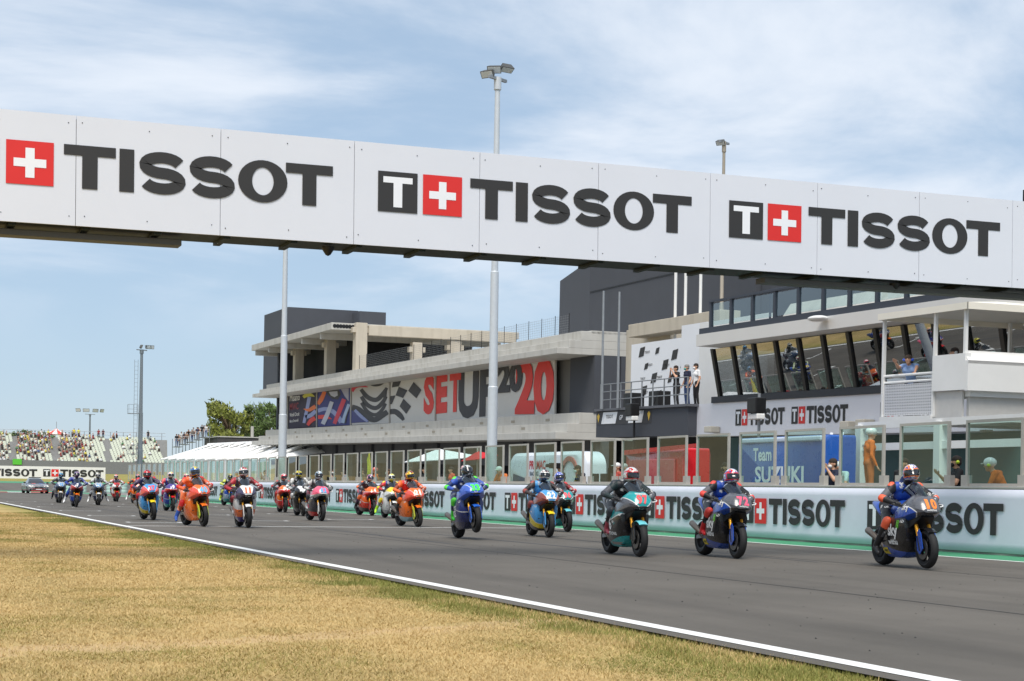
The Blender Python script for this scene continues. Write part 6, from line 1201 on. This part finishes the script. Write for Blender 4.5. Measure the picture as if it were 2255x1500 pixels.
for i, (px, top, t, hd, hc, ds) in enumerate(((905, 1018, (150, 70, 60), 'hair', (60, 44, 36), 'person in dull red with dark hair above the orange 21'), (868, 1022, (190, 120, 90), 'hair', (80, 60, 46), 'person in tan top above the yellow helmeted rider'), (938, 1030, BLKS, 'hair', (40, 34, 30), 'person in black looking between screens right of rider 21'), (800, 1026, (110, 90, 70), 'cap', (30, 30, 32), 'camera operator in brown left of the yellow flag'), (768, 1031, (150, 150, 160), 'hair', (50, 40, 34), 'person in grey top right of the pale blue helmeted rider'), (738, 1030, (40, 40, 44), 'hair', (90, 60, 40), 'person in black and white near the middle screens'), (710, 1034, (60, 50, 50), 'cap', (40, 40, 44), 'person with dark cap directly above the pale blue helmet'), (661, 1034, (160, 60, 90), 'hair', (60, 50, 46), 'person in pink and blue right of the white lamp post'), (585, 1040, (90, 100, 120), 'hair', (50, 46, 44), 'person in grey blue left of the white lamp post'), (545, 1036, (226, 90, 50), 'hardhat', (230, 226, 220), 'marshal in orange above the red helmeted rider 11'), (530, 1040, (190, 50, 50), 'hair', (60, 44, 40), 'person in red near the end of the tents'), (340, 1040, (50, 90, 160), 'hair', (60, 50, 46), 'man in blue jacket with mask left of the red helmeted rider'))):
    wp(ds, px, top, XW+.7, ('stand', 'lean', 'photo')[i % 3], t, NVY, hd, hc, i % 2 == 0, mask=(230, 230, 230) if i % 2 else None, group='people behind the pit wall')
# podium men, balcony spotters, people in the control room (level frame)
def lvl(px, feet, x): y, z = bpt(px, feet, x); return y
for px, tp, lg, hc, ps, ml, lb in ((1489, BLKS, BLKS, (40, 30, 26), 'photo', None, 'man in black raising both hands to his face on the podium'), (1513, NVY, (50, 70, 110), (120, 120, 118), 'stand', (90, 170, 160), 'man in navy top and jeans with green mask on the podium'), (1533, (232, 232, 234), BLKS, (40, 32, 28), 'stand', (232, 232, 232), 'man in white shirt and dark trousers on the podium')):
    y = lvl(px, 885, 31.); person(lb, (31., y, 3.72+SL*y), FT_, ps, tp, lg, 'hair', hc, mask=ml)
person('man in light blue shirt with blue ear defenders leaning over the balcony rail', (25.5, 35.75, 2.62+SL*35.8), FT_+.7, 'reach', (150, 178, 222), NVY, 'hair', (70, 56, 46), ear=(40, 90, 210))
person('man in white shirt with headset standing on the balcony behind the box', (26.0, 34.55, 2.62+SL*34.5), FT_-.3, 'stand', (222, 218, 232), NVY, 'hair', (50, 40, 36), True, ear=(200, 200, 200), sc=1.05)
for i, (y, t, hd, hc, lb) in enumerate(((51.2, (206, 210, 214), 'cap', (220, 220, 218), 'person in white inside the control room at its left end'), (46.6, (226, 100, 50), 'hair', (60, 46, 40), 'person in orange inside the control room'), (49.0, (60, 60, 90), 'hair', (50, 40, 36), 'person in dark blue inside the control room left of the one in orange'), (42.8, (170, 200, 190), 'hair', (70, 60, 50), 'person in pale green inside the control room beside the balcony'), (48.0, (150, 60, 60), 'hair', (40, 34, 30), 'person in dull red seated inside the control room'))):
    person(lb, (31.0, y, 3.70+SL*y-(.45 if i != 3 else .1)), FT_+.2*i-.3, 'lean', t, NVY, hd, hc)
for i, (x, y, z) in enumerate(SCAF):
    person('spectator on the scaffold platform, %s from its left end' % ORD[i], (x, y+(i % 2)*.6, z), R(random.uniform(-40, 30)), ('stand', 'photo', 'stand', 'lean')[i % 4], [BLKS, (120, 110, 100), (200, 200, 198), (60, 60, 80), (150, 120, 100)][i % 5], [(60, 80, 120), BLKS, (150, 130, 110)][i % 3], 'hair', (50, 40, 36), group='spectators on the scaffold')
for i, (px, t) in enumerate(((217, (150, 50, 56)), (227, (90, 50, 56)), (163, YEL), (173, (220, 216, 90)), (326, BLKS))):
    p = pix(px, 972, 'y', 309.5); person('standing spectator on the top row of the grandstand, %s from the left' % ORD[[2, 3, 0, 1, 4][i]], (p.x, 309.6, ZG1), 0, 'stand', t, NVY, 'hair', (50, 40, 36), group='standing spectators on the grandstand')

# ================================================================== SAFETY CAR
def car():
    p = pix(82, 1087, 'z', 0.); o = thing('safety_car', 'grey and red coupe safety car with lit headlights following the pack', 'car', (p.x, p.y+2.3, 0.004), R(3))
    def ring(y, w, zb, zt, crown, sh): return (y, [(0, zt), (w*.55, zt-crown*.15), (w*.86, zt-crown*.5), (w, zt-crown-sh*.2), (w*1.0, zb+.25), (w*.97, zb+.05), (w*.8, zb), (0, zb)])
    b = shell([ring(-2.42, .60, .30, .62, .10, .1), ring(-2.30, .84, .20, .72, .10, .1), ring(-1.9, .93, .18, .82, .09, .1), ring(-1.3, .95, .18, .90, .09, .1), ring(-.8, .95, .18, .95, .07, .1), ring(.4, .95, .18, .96, .06, .1), ring(1.5, .96, .20, .98, .07, .1), ring(2.2, .90, .26, .96, .08, .1), ring(2.42, .74, .36, .86, .1, .1)], 4, 2)
    lv = livery((84, 88, 96), (110, 114, 118), (96, 100, 104), (.74, -.02), (.3, 0)); put(b.mesh('body', 1, 40), 'body', [lv], o)
    c = shell([(-.95, [(0, .95), (.5, .95), (.72, .94), (.78, .93), (.8, .92), (.4, .91), (0, .9)]), (-.25, [(0, 1.31), (.42, 1.295), (.60, 1.25), (.68, 1.1), (.80, .94), (.4, .9), (0, .9)]), (.5, [(0, 1.37), (.42, 1.36), (.60, 1.31), (.69, 1.14), (.81, .95), (.4, .9), (0, .9)]), (1.3, [(0, 1.24), (.40, 1.23), (.56, 1.18), (.66, 1.08), (.8, .96), (.4, .9), (0, .9)]), (2.0, [(0, .99), (.4, .99), (.6, .985), (.68, .98), (.76, .97), (.4, .93), (0, .92)])], 4, 2)
    put(c.mesh('cabin_glass', 1, 40), 'cabin_glass', [mat('car_glass', (22, 26, 32), .06, .2, var=0, coat=1)], o)
    r = MB(); r.add([(-.58, -.2, 1.30), (.58, -.2, 1.30), (.56, .9, 1.36), (-.56, .9, 1.36), (-.5, -.2, 1.33), (.5, -.2, 1.33), (.48, .9, 1.395), (-.48, .9, 1.395)], HX); r.build('roof', C((40, 42, 48)), o, bevel=.02)
    lb = MB(); lb.bb((-.55, .0, 1.41), (.55, .28, 1.50)); lb.build('light_bar', C((40, 44, 60)), o, bevel=.03)
    for s in (-1, 1):
        h = MB(); h.loft([[(s*.48, -2.375, .60), (s*.86, -2.20, .63), (s*.86, -2.20, .70), (s*.50, -2.35, .69)], [(s*.48, -2.30, .60), (s*.84, -2.12, .63), (s*.84, -2.12, .70), (s*.50, -2.28, .69)]]); h.build('headlight', mat('headlight_lit', (255, 250, 230), .2, var=0, emit=3.), o)
        g = MB(); g.bb((s*.04, -2.46, .44), (s*.36, -2.40, .60)); g.build('grille', BLACKPL, o, bevel=.03); v = MB(); v.bb((s*.42, -2.40, .24), (s*.80, -2.28, .42)); v.build('lower_intake', BLACKPL, o, bevel=.03)
        m = MB(); m.ell((s*1.02, -.62, .98), (.12, .07, .07)); m.build('mirror', BLACKPL, o, smooth=50); st = MB(); st.add([(s*.10, -2.33, .725), (s*.40, -2.26, .735), (s*.50, -1.1, .925), (s*.16, -1.1, .94)], [(0, 1, 2, 3)]); st.build('bonnet_stripe', C((206, 60, 50)) if s < 0 else C((60, 90, 170)), o)
        for y in (-1.5, 1.42):
            t = MB(); t.lathe([(.22, -.12), (.33, -.12), (.345, 0), (.33, .12), (.22, .12)], 24, 'x'); w = t.build('wheel', RUBBER, o, smooth=40, M=T(s*.84, y, .345)); q = MB(); q.lathe([(0, -.08), (.22, -.08), (.225, .08), (0, .1)], 16, 'x'); q.build('rim', MAG, w, smooth=40)
    sp = MB(); sp.bb((-.7, -2.46, .20), (.7, -2.2, .26)); sp.build('splitter', C((206, 50, 44)), o, bevel=.01); bm_ = MB(); bm_.bb((-.60, -2.455, .425), (.60, -2.405, .445)); bm_.build('red_trim', C((206, 50, 44)), o); npl = MB(); npl.bb((-.26, -2.47, .33), (.26, -2.44, .42)); npl.build('number_plate', WHITEM, o)
car()
